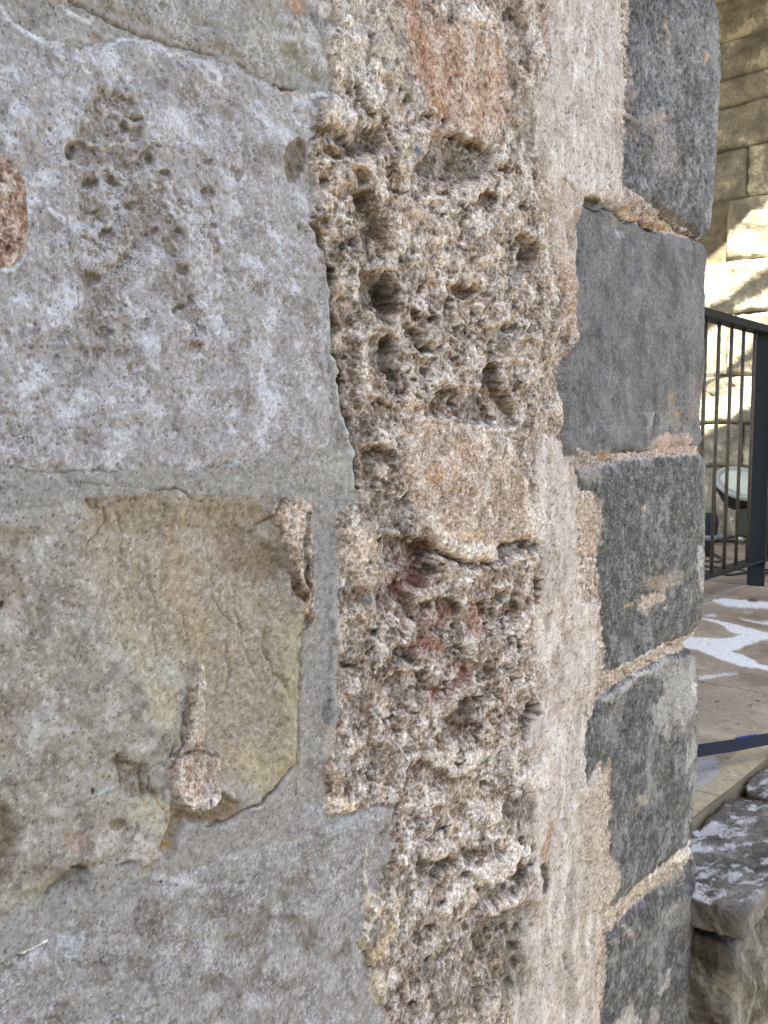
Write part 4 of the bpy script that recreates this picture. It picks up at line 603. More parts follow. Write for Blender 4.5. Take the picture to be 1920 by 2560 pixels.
Ln('S',[(773,1400),(771,1500),(766,1560),(754,1600),(752,1700),(750,1800),(747,1900),(702,1966),(655,2008),(600,2032),(566,2058),(520,2066)],8,-3.5,4,(104,94,76),.75)  # thin shadow painted along the yellowish block's right edge
P('L',[(1330,1180),(1400,1190),(1410,1290),(1384,1340),(1388,1659),(1380,1860),(1300,1960),(1310,1500)],2,14,(170,162,130),.55)
P('L',[(400,650),(760,622),(900,640),(1230,655),(1240,760),(900,720),(560,740),(420,760)],-1.5,16,(158,144,120),.5)
# ------------------------------------------------------------------ compose relief and colour
n45 = fbm(U, V, 0.055, 3, 1); n15 = fbm(U+n45*0.004, V, 0.019, 3, 2, 0.55); n5 = fbm(U, V, 0.0058, 2, 3); n2 = fbm(U, V, 0.0022, 2, 4, 0.6)
bil = 1-2*np.abs(fbm(U, V, 0.013, 2, 5))                      # sharp crests
wd1, wh1 = worley(U+w3*0.001, V+w4*0.001, 0.0075, 6); pitf = sstep(0.42, 0.12, wd1)*(wh1 > 0.45)
strk = fbm(U*3.2, V*0.7, 0.010, 3, 8); strk2 = fbm(U*4.0, V*0.9, 0.004, 2, 9)
def terrace(f, k):
    t = f*k; fl = np.floor(t); return (fl+sstep(0.3, 0.62, t-fl))/k
RGH = 0.25+0.9*sstep(-0.35, 0.6, fbm(U, V, 0.06, 2, 560))
terr = terrace(fbm(U*1.25-0.3*V, V*0.75+0.2*U, 0.036, 5, 14, 0.5)*0.8, 2.4); terr2 = terrace(fbm(U-0.5*V, V*0.8+0.3*U, 0.024, 4, 15, 0.55)*0.8, 3.2)
white = rng.rand(NZ, NXC).astype(F32)
cn = {}
def cnoise(wl, k):
    if (wl, k) not in cn: cn[(wl, k)] = fbm(U, V, wl, 4, 100+k*17+int(wl*1e4), 0.6)
    return cn[(wl, k)]
H = np.zeros_like(U); COL = np.zeros(U.shape+(3,), F32); LAB = np.zeros(U.shape, np.int16)
SPK = np.zeros_like(U)
def paint(sl, m, pal, cw, streak):
    a = cnoise(cw, 0)[sl]; b = cnoise(cw, 1)[sl]
    if streak: a = a*(1-0.55*streak)+strk[sl]*0.75*streak; b = b*(1-0.5*streak)+strk2[sl]*0.7*streak
    c = np.broadcast_to(s2l(pal[0]), a.shape+(3,)).copy()
    c = lerp(c, s2l(pal[1]), (sstep(0.05, 0.75, a)*0.85)[..., None])
    c = lerp(c, s2l(pal[2]), (sstep(0.05, 0.75, b)*0.85)[..., None])
    return c
def relief(sl, k):
    a = k['amp']; h = a[0]*n45[sl]*0.8+a[1]*n15[sl]*0.55+a[2]*n5[sl]*0.7+a[3]*n2[sl]
    if k['mat'] == 'rubble': h = h+(a[1]*0.3*bil[sl]+5.0*(terr[sl]-0.25))*RGH[sl]*k.get('ragged', 1)
    if k['mat'] == 'block': h = h+1.6*terr2[sl]
    if k.get('streak'): h = h+k['streak']*(0.5*strk[sl]+0.35*strk2[sl])
    return h-k['pit']*pitf[sl]*1.6
MORT = dict(h=-1.5, amp=(2.0, 0.9, 0.5, 0.35), pit=0.3, pal=((150,147,141),(168,165,160),(131,127,120)), cw=0.02, mat='mortar')
ALL = (slice(None), slice(None))
H[:] = MORT['h']+relief(ALL, MORT); COL[:] = paint(ALL, 1, MORT['pal'], MORT['cw'], 0)
RUBW = np.zeros_like(U); FM = np.zeros_like(U)
for ri, (name, pts, k) in enumerate(REG):
    p = np.array(pts); mg = 60
    sl = window(p[:, 0].min()-mg, p[:, 0].max()+mg, p[:, 1].min()-mg, p[:, 1].max()+mg)
    if sl is None: continue
    wpx = 3.0 if k['mat'] in ('quoin', 'plaster') else 6.0
    px = PX[sl]+W1[sl]*wpx*1.3+w3[sl]*wpx; py = PY[sl]+W2[sl]*wpx*1.3+w4[sl]*wpx
    sd = sd_poly(px, py, pts)
    m = sstep(k.get('soft', 3.0), -3.0, sd)
    edge = np.clip(-sd/k['rnd'], 0, 1); prof = (1-(1-edge)**2)          # rounded shoulder
    h = k['h']+relief(sl, k)*(0.35+0.65*prof)-k['drop']*(1-prof)
    H[sl] = lerp(H[sl], h, m)
    ks = k.get('soft', 2.0); mc = sstep(0.3, 0.7, sstep(ks, -ks, sd)+0.25*cnoise(0.004, 11)[sl]*(ks > 3))[..., None]
    COL[sl] = lerp(COL[sl], paint(sl, 1, k['pal'], k['cw'], k.get('streak', 0)), mc)
    LAB[sl] = np.where(sd < 0, ri+1, LAB[sl])
    rw = k.get('ragged', 1.0) if k['mat'] == 'rubble' else 0.0
    RUBW[sl] = lerp(RUBW[sl], rw, m)
j1 = fbm(U, V*0.7, 0.013, 3, 700, 0.6); j2 = fbm(U, V*0.7, 0.013, 3, 701, 0.6)
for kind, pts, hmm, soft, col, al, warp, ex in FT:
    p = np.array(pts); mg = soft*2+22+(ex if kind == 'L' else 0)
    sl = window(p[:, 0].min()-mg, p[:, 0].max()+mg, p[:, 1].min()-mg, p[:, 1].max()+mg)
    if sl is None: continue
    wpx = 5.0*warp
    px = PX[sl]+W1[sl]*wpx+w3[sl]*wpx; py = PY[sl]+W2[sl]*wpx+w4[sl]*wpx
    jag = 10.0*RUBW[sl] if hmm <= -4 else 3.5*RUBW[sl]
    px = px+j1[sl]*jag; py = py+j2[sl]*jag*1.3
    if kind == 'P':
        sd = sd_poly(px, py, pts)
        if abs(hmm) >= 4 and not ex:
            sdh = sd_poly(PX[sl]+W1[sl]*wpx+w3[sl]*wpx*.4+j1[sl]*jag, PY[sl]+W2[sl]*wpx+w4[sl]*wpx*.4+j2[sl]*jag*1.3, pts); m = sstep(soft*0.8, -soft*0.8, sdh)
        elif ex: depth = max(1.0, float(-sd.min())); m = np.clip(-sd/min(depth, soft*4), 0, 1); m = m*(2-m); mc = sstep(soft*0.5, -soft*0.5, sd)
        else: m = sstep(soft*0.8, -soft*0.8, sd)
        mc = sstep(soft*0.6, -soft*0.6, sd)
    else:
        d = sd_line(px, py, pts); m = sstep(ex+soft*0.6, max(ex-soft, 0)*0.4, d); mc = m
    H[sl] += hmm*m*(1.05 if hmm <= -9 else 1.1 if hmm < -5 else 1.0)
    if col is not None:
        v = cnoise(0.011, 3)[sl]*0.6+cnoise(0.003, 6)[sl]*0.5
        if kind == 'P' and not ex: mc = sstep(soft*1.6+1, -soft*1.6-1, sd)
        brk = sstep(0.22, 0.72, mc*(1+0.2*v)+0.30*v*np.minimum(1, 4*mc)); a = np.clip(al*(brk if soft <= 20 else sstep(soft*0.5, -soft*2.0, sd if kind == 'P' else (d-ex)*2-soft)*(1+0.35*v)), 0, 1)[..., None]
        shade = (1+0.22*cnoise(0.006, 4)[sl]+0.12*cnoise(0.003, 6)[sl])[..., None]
        cs = s2l(col)*(0.72 if (hmm <= -5 and p[:, 0].mean() > 760) else 1.0)  # deep rubble hollows darkened again: shade painted into their colour
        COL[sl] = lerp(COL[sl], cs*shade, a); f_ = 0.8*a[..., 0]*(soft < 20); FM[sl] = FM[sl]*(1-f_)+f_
for _ in range(2):
    H[1:-1] = 0.25*H[:-2]+0.5*H[1:-1]+0.25*H[2:]; H[:, 1:-1] = 0.25*H[:, :-2]+0.5*H[:, 1:-1]+0.25*H[:, 2:]
gs = np.zeros_like(H); gs[:, 1:-1] = np.abs(H[:, 2:]-H[:, :-2])*0.001/np.maximum(np.abs(U[:, 2:]-U[:, :-2]), 1e-4)
def blur(a, n):
    a = a.copy()
    for _ in range(n):
        a[1:-1] = 0.25*a[:-2]+0.5*a[1:-1]+0.25*a[2:]; a[:, 1:-1] = 0.25*a[:, :-2]+0.5*a[:, 1:-1]+0.25*a[:, 2:]
    return a
steep = blur(sstep(0.9, 2.2, gs), 5); Hb = H.copy()
Hb = blur(Hb, 7)
H = lerp(H, Hb, np.clip(steep*1.5, 0, 1))
# colour fields below run over the real relief, so steep sides keep their own grain
UH = (U+np.minimum(H, 3)*0.0004).astype(F32); VH = (V-H*0.0005).astype(F32); cfine = fbm(UH, VH, 0.003, 4, 610, 0.6)
sc_ = np.zeros_like(U)
for pts in SCARS:
    p = np.array(pts); sl = window(p[:, 0].min()-40, p[:, 0].max()+40, p[:, 1].min()-40, p[:, 1].max()+40)
    sc_[sl] = np.maximum(sc_[sl], sstep(22, -22, sd_poly(PX[sl]+W1[sl]*14, PY[sl]+W2[sl]*14, pts)))
ragn = terrace(fbm(U-0.3*V, V+0.2*U, 0.016, 4, 620, 0.55), 2.2)
H += sc_*(3.2*ragn-0.6); COL = lerp(COL, s2l((128,113,98))*(1+0.2*cfine[..., None]), (sc_*sstep(0.15, -0.5, ragn)*0.5*(1-0.6*FM))[..., None])
RUB0 = RUBW.copy(); RUBW = RUBW*(1-0.8*FM)
# grains: rough matrix carries light and dark sand grains, blocks fewer
g1, gh = worley(UH, VH, 0.0021, 77); g2, gh2 = worley(UH, VH, 0.0034, 78)
gm = sstep(0.50, 0.30, g1)
dark = gm*(gh < 0.22); lite = gm*(gh > 0.74)
H += (RUBW*0.6+0.15)*(0.45*gm*(gh > 0.4)-0.4*dark)+RUBW*0.5*sstep(0.5, 0.25, g2)*(gh2 > 0.6)
kd = (0.14+0.30*RUBW)[..., None]; kl = (0.10+0.26*RUBW)[..., None]
COL = lerp(COL, COL*0.42, dark[..., None]*kd); COL = lerp(COL, s2l((228,218,206)), lite[..., None]*kl*0.8)
rust = sstep(0.45, 0.25, g2)*(gh2 < 0.10)*RUBW*0.5
COL = lerp(COL, s2l((176,122,84)), rust[..., None])
COL *= (1+(0.10+0.10*RUBW)*(white-0.5)*2)[..., None]
vein = 1-np.abs(fbm(UH-0.35*V, (V+0.5*U)*0.8, 0.0065, 4, 520, 0.65))*2.2; blk = (1-RUBW)*np.isin(LAB, [1, 2, 4])
COL = lerp(COL, s2l((214,216,220)), (sstep(0.45, 1.0, vein)*sstep(-0.35, 0.6, cnoise(0.03, 7))*0.55*blk)[..., None]); H += blk*0.5*sstep(0.4, 1.0, vein)
crf = fbm(UH*1.2-0.25*V, V*0.72+0.2*U, 0.024, 5, 550, 0.55)+0.4*(terr-0.1); crust = sstep(0.20, 0.42, crf)*RUBW
COL = lerp(COL, s2l((222,214,204))*(1+0.1*cfine[..., None]), (crust*0.6)[..., None]); H += 1.1*crust
mat_ = sstep(0.12, 0.55, -crf)*RUBW; COL = lerp(COL, COL*np.array([0.62, 0.57, 0.52], F32), (mat_*0.8)[..., None])
vr = 1-np.abs(fbm(UH, V, 0.017, 4, 530, 0.6))*2.4; COL = lerp(COL, s2l((226,220,212)), (sstep(0.35, 1.0, vr)*sstep(-0.1, 0.6, cnoise(0.03, 8))*0.65*RUBW)[..., None]); H += RUBW*0.9*sstep(0.3, 1.0, vr)
COL = lerp(COL, s2l((104,88,72)), (sstep(0.15, 0.8, cnoise(0.008, 9))*sstep(0.0, 0.6, -cnoise(0.016, 8))*0.6*RUBW)[..., None])
QL = [i+1 for i, r_ in enumerate(REG) if r_[0] == 'quoin_stone']; qn = np.isin(LAB, QL); q1_ = fbm(UH*2.2+V*0.5, V*0.9, 0.0095, 3, 540, 0.6); q2_ = 1-np.abs(fbm(UH*2.4+V*0.3, V*0.8, 0.022, 4, 541, 0.62))*2.4
qa = np.where(LAB == QL[1], 0.4, 1.0)*qn
COL = lerp(COL, COL*0.55, (sstep(0.2, 0.75, q1_)*0.7*qa)[..., None]); H -= 0.9*sstep(0.2, 0.75, q1_)*qa
COL = lerp(COL, s2l((168,170,172)), (sstep(0.5, 1.0, q2_)*0.35*qa)[..., None])
big = fbm(UH*1.3+V*0.2, V*0.8, 0.045, 4, 545, 0.6); bigb = fbm(UH*1.3, V*0.7, 0.06, 4, 546, 0.6)
COL = lerp(COL, COL*0.66, (sstep(0.0, 0.6, big)*0.8*qn)[..., None]); COL = lerp(COL, s2l((158,158,156))*(1+0.2*cfine[..., None]), (sstep(0.22, 0.6, bigb)*0.35*qa)[..., None])
COL = lerp(COL, COL*np.array([1.0, 0.96, 0.90], F32), (sstep(0.0, 0.6, -bigb)*0.6*qn)[..., None])
pl_ = np.isin(LAB, [6, 7]); COL = lerp(COL, s2l((148,136,121))*(1+0.2*cfine[..., None]), (sstep(0.1, 0.6, fbm(UH*1.6, V*0.6, 0.035, 4, 547, 0.6))*0.45*pl_*(1-FM))[..., None]); COL = lerp(COL, s2l((222,220,215)), (sstep(0.2, 0.7, fbm(UH*1.8, V*0.5, 0.03, 4, 548, 0.6))*0.5*pl_*(1-FM))[..., None])
warm = sstep(0.0, 0.55, fbm(UH, VH, 0.03, 4, 549, 0.6))*RUBW; COL = lerp(COL, COL*np.array([1.08, 0.93, 0.80], F32), (warm*0.7)[..., None])
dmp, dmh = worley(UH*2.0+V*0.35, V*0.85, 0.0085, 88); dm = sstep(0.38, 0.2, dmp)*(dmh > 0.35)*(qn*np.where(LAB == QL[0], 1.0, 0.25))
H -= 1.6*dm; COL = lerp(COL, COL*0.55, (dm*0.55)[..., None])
mot = fbm(UH+0.3*V, V-0.5*U, 0.0042, 4, 501, 0.7); mot2 = fbm(UH*0.8+0.5*V, V*1.1-0.4*U, 0.009, 4, 502, 0.65)
COL = lerp(COL, COL*0.70, (sstep(0.25, 0.9, mot)*0.75)[..., None]); COL = lerp(COL, s2l((206,206,206)), (sstep(0.35, 1.0, -mot)*0.45*(COL.mean(-1) > 0.16)*(1-qn)*(1-0.8*FM))[..., None])
COL = lerp(COL, COL*np.array([0.86, 0.78, 0.68], F32), (sstep(0.3, 0.9, mot2)*0.45)[..., None])
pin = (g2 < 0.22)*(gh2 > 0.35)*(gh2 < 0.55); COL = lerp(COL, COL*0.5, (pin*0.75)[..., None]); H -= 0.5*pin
# pale lime bloom left on the crests of the rough matrix
cr = sstep(0.35, 0.95, bil+0.35*cnoise(0.009, 5))*RUBW*0.35
COL = lerp(COL, s2l((220,210,198)), cr[..., None])
st = np.clip(steep*1.4, 0, 1)[..., None]; Cb = blur(COL, 6)
COL = lerp(COL, Cb*(1+0.25*cfine[..., None]), st*0.8)
lum = COL.mean(-1); L0 = np.where(qn, 0.16, 0.33).astype(F32)
COL *= (np.clip(lum/L0, 0.15, 3.0)**np.where(qn, 0.25, np.where(RUB0 > 0.3, 0.28, 0.2)).astype(F32))[..., None]  # colour contrast raised to stand in for stronger light and shade
Hm = np.clip(H, -34, 16)*0.001*np.clip(MMPX/0.00037, 0.75, 1.15)
fade = np.ones(NXC, F32); fade[flat_n+len(arc)+8:] = 0.6
Hm = Hm*fade[None, :]
# the corner and joints at the end of the wall: keep the traced outline
cornerw = np.zeros(NXC, F32); cornerw[:flat_n] = sstep(XC-0.05, XC-0.012, xs)*0.55; cornerw[flat_n:] = 0.55+0.3*0
Hm = (Hm-0.0022*(cornerw/0.55)[None, :])*(1-0.5*cornerw[None, :])
jx = fbm(U, V, 0.0032, 3, 630, 0.6)*0.0006*RUB0; jz = fbm(U, V, 0.0032, 3, 631, 0.6)*0.0007*RUB0
jx[:, flat_n-6:] = 0
POS = np.stack([Xg+NXv*Hm+jx, Yg+NYv*Hm, Zg+jz], -1).astype(F32)
COL = np.clip(COL*ALB, 0.01, 0.95)

mats = {
 'mortar': relief_mat('lime_mortar', 0.10, 1100, 0.18, 0.0003),
 'block': relief_mat('weathered_grey_stone', 0.15, 900, 0.13, 0.0006),
 'rubble': relief_mat('rubble_and_lime', 0.34, 620, 0.55, 0.0014, coarse=0.45),
 'plaster': relief_mat('old_plaster', 0.22, 620, 0.5, 0.0008),
 'quoin': relief_mat('dark_quoin_stone', 0.16, 700, 0.2, 0.0006, spec=0.35, rough=0.8)}
wall = empty('stone_wall', (XC-0.5, 0.2, 0.0))
tag(wall, 'old stone wall of grey blocks, rough rubble and dark quoins filling the foreground', 'stone wall')
q00 = (np.arange(NZ-1)[:, None]*NXC+np.arange(NXC-1)[None, :])
flab = LAB[:-1, :-1]
def relief_part(name, mask, mat, label):
    q = q00[mask].ravel()
    if len(q) == 0: return
    quads = np.stack([q, q+1, q+1+NXC, q+NXC], 1)
    used, inv = np.unique(quads, return_inverse=True); inv = inv.reshape(-1).astype(np.int32)
    me = bpy.data.meshes.new(name); nv, nf = len(used), len(quads)
    me.vertices.add(nv); me.loops.add(nf*4); me.polygons.add(nf)
    me.vertices.foreach_set('co', (POS.reshape(-1, 3)[used]-np.array(wall.location, F32)).ravel())
    me.loops.foreach_set('vertex_index', inv)
    me.polygons.foreach_set('loop_start', np.arange(0, nf*4, 4, dtype=np.int32))
    me.polygons.foreach_set('use_smooth', np.ones(nf, bool))
    ca = me.attributes.new('stone_colour', 'FLOAT_COLOR', 'POINT')
    c4 = np.ones((nv, 4), F32); c4[:, :3] = COL.reshape(-1, 3)[used]; ca.data.foreach_set('color', c4.ravel())
    me.update(calc_edges=True)
    o = link(name, me, mat, wall)
    if label: o['label'] = label
relief_part('mortar', flab == 0, mats['mortar'], 'smooth grey green mortar in the wide joints')
for ri, (name, pts, k) in enumerate(REG):
    relief_part(name, flab == ri+1, mats[k['mat']], k.get('label'))
mcore = new_mat('wall_core', (.25, .23, .2)); cb = MB()
cb.box((-1.6+0.5-XC, 0.045-0.2, -0.2), (XC-0.045-XC+0.5, 0.5-0.2, 3.2)); cb.build('wall_core', mcore, wall)
# ================================================================== SURROUNDINGS
FZ = 0.85                                     # terrace floor level
FX = float(on_z(1792, 1336, FZ)[0])           # face of the far wall
YK = float(on_z(1741, 2040, FZ)[1])           # terrace edge
YR = float(on_z(1890, 1463, FZ)[1])           # railing line
print('FX', FX, 'YK', YK, 'YR', YR, 'XC', XC)
from mathutils import noise as mno
def nz(p, s, o=0.0): return mno.fractal(Vector((p[0]*s+o, p[1]*s-o, p[2]*s+2*o)), 0.6, 2.1, 4)

def ground_mat(name, c1, c2, sc=3.0, bd=0.01):
    m = new_mat(name, rough=0.95, spec=0.2); N, L, b = nodes(m)
    n = tex(m, 'noise', sc, 6); r = ramp(m, n.outputs[0], [(0.35, s2l(c1)*ALB), (0.65, s2l(c2)*ALB)])
    n2 = tex(m, 'noise', sc*40, 4); r2 = ramp(m, n2.outputs[0], [(0.3, 0.82), (0.7, 1.12)])
    L.new(mix(m, 'MULTIPLY', 1.0, r.outputs[0], r2.outputs[0]), b.inputs['Base Color']); bump(m, n2.outputs[0], bd); return m
g = MB(); g.box((-200, -200, -0.3), (200, 200, 0.0))
tag(g.build('ground', ground_mat('court_gravel', (150,142,128), (120,112,100))), kind='structure')

# terrace floor: a fine sheet over the part that shows, slabs all round
gx = np.concatenate([np.arange(XC-0.3, 3.2, 0.006), np.arange(3.2, FX+0.5, 0.02)]); gy = np.concatenate([np.arange(YK, YK+1.4, 0.005), np.arange(YK+1.4, 6.0, 0.03)])
GX, GY = np.meshgrid(gx.astype(F32), gy.astype(F32)); GZ = np.full_like(GX, FZ)
dx, dy, dz = GX-EYE[0], GY-EYE[1], GZ-EYE[2]
dp = dx*FWD[0]+dy*FWD[1]+dz*FWD[2]; fpx = CX+FPX*(dx*RGT[0]+dy*RGT[1])/dp; fpy = CY-FPX*(dx*UPV[0]+dy*UPV[1]+dz*UPV[2])/dp
fn = fbm(GX, GY, 0.25, 5, 301, 0.6); fn2 = fbm(GX, GY, 0.02, 4, 302, 0.65); fw = fbm(GX, GY, 0.012, 3, 303, 0.7); fw2 = fbm(GX, GY, 0.05, 3, 304)
C = np.broadcast_to(s2l((150,136,122)), GX.shape+(3,)).copy()
C = lerp(C, s2l((172,160,146)), (sstep(0.0, 0.9, fn)*0.8)[..., None]); C = lerp(C, s2l((122,108,92)), (sstep(0.1, 0.9, -fn)*0.8)[..., None])
C *= (1+0.14*fn2)[..., None]
GZ = GZ+0.0012*fn2+0.002*fn
edge = sstep(YK+0.062, YK+0.050, GY+0.004*fw); C = lerp(C, s2l((176,164,138))*(1+0.15*fn2[..., None]), (edge*0.85)[..., None]); GZ += 0.002*edge
def fpoly(poly, soft, col, al, lift=0.0, wob=2.2):
    s = sd_poly((fpx+fw*wob*2+fw2*3).astype(F32), (fpy+fw*wob+fw2*1.5).astype(F32), poly); m = sstep(soft, -soft, s)
    global C, GZ
    C = lerp(C, s2l(col)*(1+0.06*fw[..., None]), (al*m)[..., None]); GZ = GZ+lift*m
def zf(pts): return [(1720+x/3.687, 1450+y/3.687) for x, y in pts]
PWD = (226,228,232)
fpoly(zf([(225,180),(330,178),(540,190),(760,205),(760,270),(640,262),(460,256),(330,240),(240,205)]), 2.5, PWD, .9, .0015)
fpoly(zf([(110,355),(180,358),(330,388),(500,425),(760,495),(760,540),(640,570),(540,600),(470,640),(400,665),(500,690),(600,735),(640,775),(760,800),(760,840),(640,815),(480,795),(300,735),(100,650),(-60,620),(-60,525),(120,535),(300,548),(420,530),(470,505),(380,480),(350,450),(330,425),(240,390)]), 2.5, PWD, .92, .0015)
fpoly(zf([(150,330),(200,312),(270,318),(250,338),(180,345)]), 2, PWD, .6); fpoly(zf([(470,350),(600,370),(760,385),(760,415),(640,395),(520,372)]), 2.5, PWD, .7); fpoly(zf([(110,885),(250,870),(440,850),(460,862),(330,885),(160,915),(100,920)]), 3, PWD, .6)
fpoly(zf([(510,285),(580,288),(570,300),(515,298)]), 2, (200,194,186), .5); fpoly(zf([(100,1360),(300,1400),(480,1450),(760,1420),(760,1450),(300,1470),(80,1420)]), 4, (186,176,160), .5)
fpoly(zf([(60,1640),(250,1620),(300,1700),(180,1900),(60,1930)]), 6, (160,166,178), .6)
for a, b, r in [((560,185),(635,190),5),((245,1118),(285,1118),2.2),((625,1112),(665,1122),2.2),((560,1155),(590,1162),2.4),((135,938),(150,940),2),((330,1195),(340,1195),1.5),((450,1325),(470,1328),2)]:
    a, b = zf([a, b]); fpoly([(a[0], a[1]-r), (b[0], b[1]-r), (b[0], b[1]+r), (a[0], a[1]+r)], 1.0, (78,62,48), .85, 0, .5)
for x in (on_z(1850, 1722, FZ)[0], on_z(1755, 1980, FZ)[0], 3.1, 3.9, 4.7):                # joints between the slabs
    m = sstep(0.005, 0.001, np.abs(GX+0.002*fw2-x)); C = lerp(C, s2l((92,82,70)), (m*0.8)[..., None]); GZ -= 0.003*m
for y in (YK+0.75, YK+1.55, YK+2.4):
    m = sstep(0.006, 0.002, np.abs(GY+0.002*fw2-y)); C = lerp(C, s2l((92,82,70)), (m*0.7)[..., None]); GZ -= 0.003*m
def grid_mesh(name, P3, C3, mat, parent=None, attr='stone_colour'):
    nr, nc = P3.shape[:2]; q = (np.arange(nr-1)[:, None]*nc+np.arange(nc-1)[None, :]).ravel(); nf = len(q)
    me = bpy.data.meshes.new(name); me.vertices.add(nr*nc); me.loops.add(nf*4); me.polygons.add(nf)
    me.vertices.foreach_set('co', P3.astype(F32).ravel()); me.loops.foreach_set('vertex_index', np.stack([q, q+1, q+1+nc, q+nc], 1).ravel().astype(np.int32))
    me.polygons.foreach_set('loop_start', np.arange(0, nf*4, 4, dtype=np.int32)); me.polygons.foreach_set('use_smooth', np.ones(nf, bool))
    ca = me.attributes.new(attr, 'FLOAT_COLOR', 'POINT'); c4 = np.ones((nr*nc, 4), F32); c4[:, :3] = C3.reshape(-1, 3); ca.data.foreach_set('color', c4.ravel())
    me.update(calc_edges=True); return link(name, me, mat, parent)
mfloor = relief_mat('paving_stone', 0.12, 260, 0.3, 0.0008)
fl = grid_mesh('terrace_floor', np.stack([GX, GY, GZ], -1), np.clip(C*ALB, .01, .95), mfloor); tag(fl, kind='structure')
tb = MB(); tb.box((XC-0.3, YK+0.004, 0.0), (FX+0.5, 6.0, FZ-0.012)); tb.box((FX-6.5, 0.55, 0.0), (XC-0.3, 6.0, FZ))
tb.box((XC-0.3, YK+0.0005, FZ-0.10), (FX+0.4, YK+0.004, FZ-0.002))
tag(tb.build('terrace_base', ground_mat('terrace_stone', (160,148,128), (130,118,98), 8, 0.003)), kind='structure')

# far wall of coursed blocks
fwall = empty('block_wall', (FX, 0, FZ)); tag(fwall, 'sunlit yellowish wall of coursed stone blocks behind the railing', 'stone wall')
mfw = new_mat('yellow_sandstone', rough=0.95, spec=0.15); N, L, b = nodes(mfw)
n = tex(mfw, 'noise', 5, 7, 0.65); r = ramp(mfw, n.outputs[0], [(0.38, s2l((124,119,107))*ALB), (0.5, s2l((150,145,132))*ALB), (0.56, s2l((166,160,145))*ALB), (0.585, s2l((204,198,178))*ALB), (0.7, s2l((196,190,170))*ALB)])
oi = N.new('ShaderNodeObjectInfo'); rr = ramp(mfw, oi.outputs['Random'], [(0.0, 0.78), (1.0, 1.12)])
n3 = tex(mfw, 'noise', 70, 5, 0.7); r3 = ramp(mfw, n3.outputs[0], [(0.3, 0.66), (0.7, 1.2)])
c = mix(mfw, 'MULTIPLY', 1.0, r.outputs[0], r3.outputs[0]); c = mix(mfw, 'MULTIPLY', 1.0, c, rr.outputs[0]); L.new(c, b.inputs['Base Color'])
n4 = tex(mfw, 'noise', 45, 6, 0.65); bump(mfw, n4.outputs[0], 0.012)
mjt = ground_mat('far_joint_mortar', (132,124,106), (104,97,82), 20, 0.004)
def zat(py, px=1860): return float(on_x(px, py, FX)[2])
def yat(px, py=800): return float(on_x(px, py, FX)[1])
rows = [1500, 1168, 1058, 938, 782, 648, 492, 366, 256, 184, 86, -20, -130, -260]
joints = {1: [1850], 2: [1945], 3: [1812], 4: [1940], 5: [1812], 6: [1866], 7: [1960], 8: [1935], 9: [1990], 10: [1950], 11: [1850]}
cnt = 0
for ri in range(len(rows)-1):
    z0, z1 = (zat(rows[ri]) if ri else FZ-0.02), zat(rows[ri+1])
    ys = [yat(p, rows[ri]) for p in joints.get(ri, [1880])]
    rr_ = random.Random(ri); lo = ys[0]; hi = ys[-1]
    while lo > -1.6: lo -= rr_.uniform(.45, .75); ys.insert(0, lo)
    while hi < 4.2: hi += rr_.uniform(.45, .8); ys.append(hi)
    ys = sorted(ys)
    for j in range(len(ys)-1):
        y0, y1 = ys[j]+0.005, ys[j+1]-0.005; a0, a1 = z0+0.005, z1-0.005
        out = rr_.uniform(-0.012, 0.02)
        if ri == 5 and abs(y0-0.005-yat(1812, rows[5])) < 0.01: out = -0.13        # the set-back block beside the opening
        nyy, nzz = max(6, int((y1-y0)/0.018)), max(5, int((a1-a0)/0.018)); vs = []; fs = []
        for iz in range(nzz+1):
            for iy in range(nyy+1):
                u_, v_ = iy/nyy, iz/nzz; y = y0+(y1-y0)*u_; z = a0+(a1-a0)*v_
                e = min(u_*(y1-y0), (1-u_)*(y1-y0), v_*(a1-a0), (1-v_)*(a1-a0)); rd = 0.018*max(0, 1-e/0.03)**2
                inn = 0 < iy < nyy and 0 < iz < nzz
                jy = 0 if inn else 0.006*nz((z*3, ri, y), 5); d = out-rd+0.022*nz((FX, y, z), 6, ri)+0.008*nz((FX, y, z), 22, ri)
                vs.append((FX-d-FX, y+jy, z+jy-FZ))
        nn = nyy+1
        for iz in range(nzz):
            for iy in range(nyy): fs.append((iz*nn+iy, (iz+1)*nn+iy, (iz+1)*nn+iy+1, iz*nn+iy+1))
        bd = [iy for iy in range(nn)]+[iz*nn+nyy for iz in range(1, nzz+1)]+[nzz*nn+iy for iy in range(nyy-1, -1, -1)]+[iz*nn for iz in range(nzz-1, 0, -1)]
        base = len(vs)
        for k in bd: vs.append((0.2, vs[k][1], vs[k][2]))
        for k in range(len(bd)): k2 = (k+1) % len(bd); fs.append((bd[k], bd[k2], base+k2, base+k))
        mb = MB(); mb.add(vs, fs); o = mb.build('stone_block', mfw, fwall, smooth=True); cnt += 1
print('far blocks', cnt)
jm = MB(); jm.box((0.035, -2.2, -0.85), (0.5, 5.0, zat(-260)-FZ)); jo = jm.build('mortar', mjt, fwall)

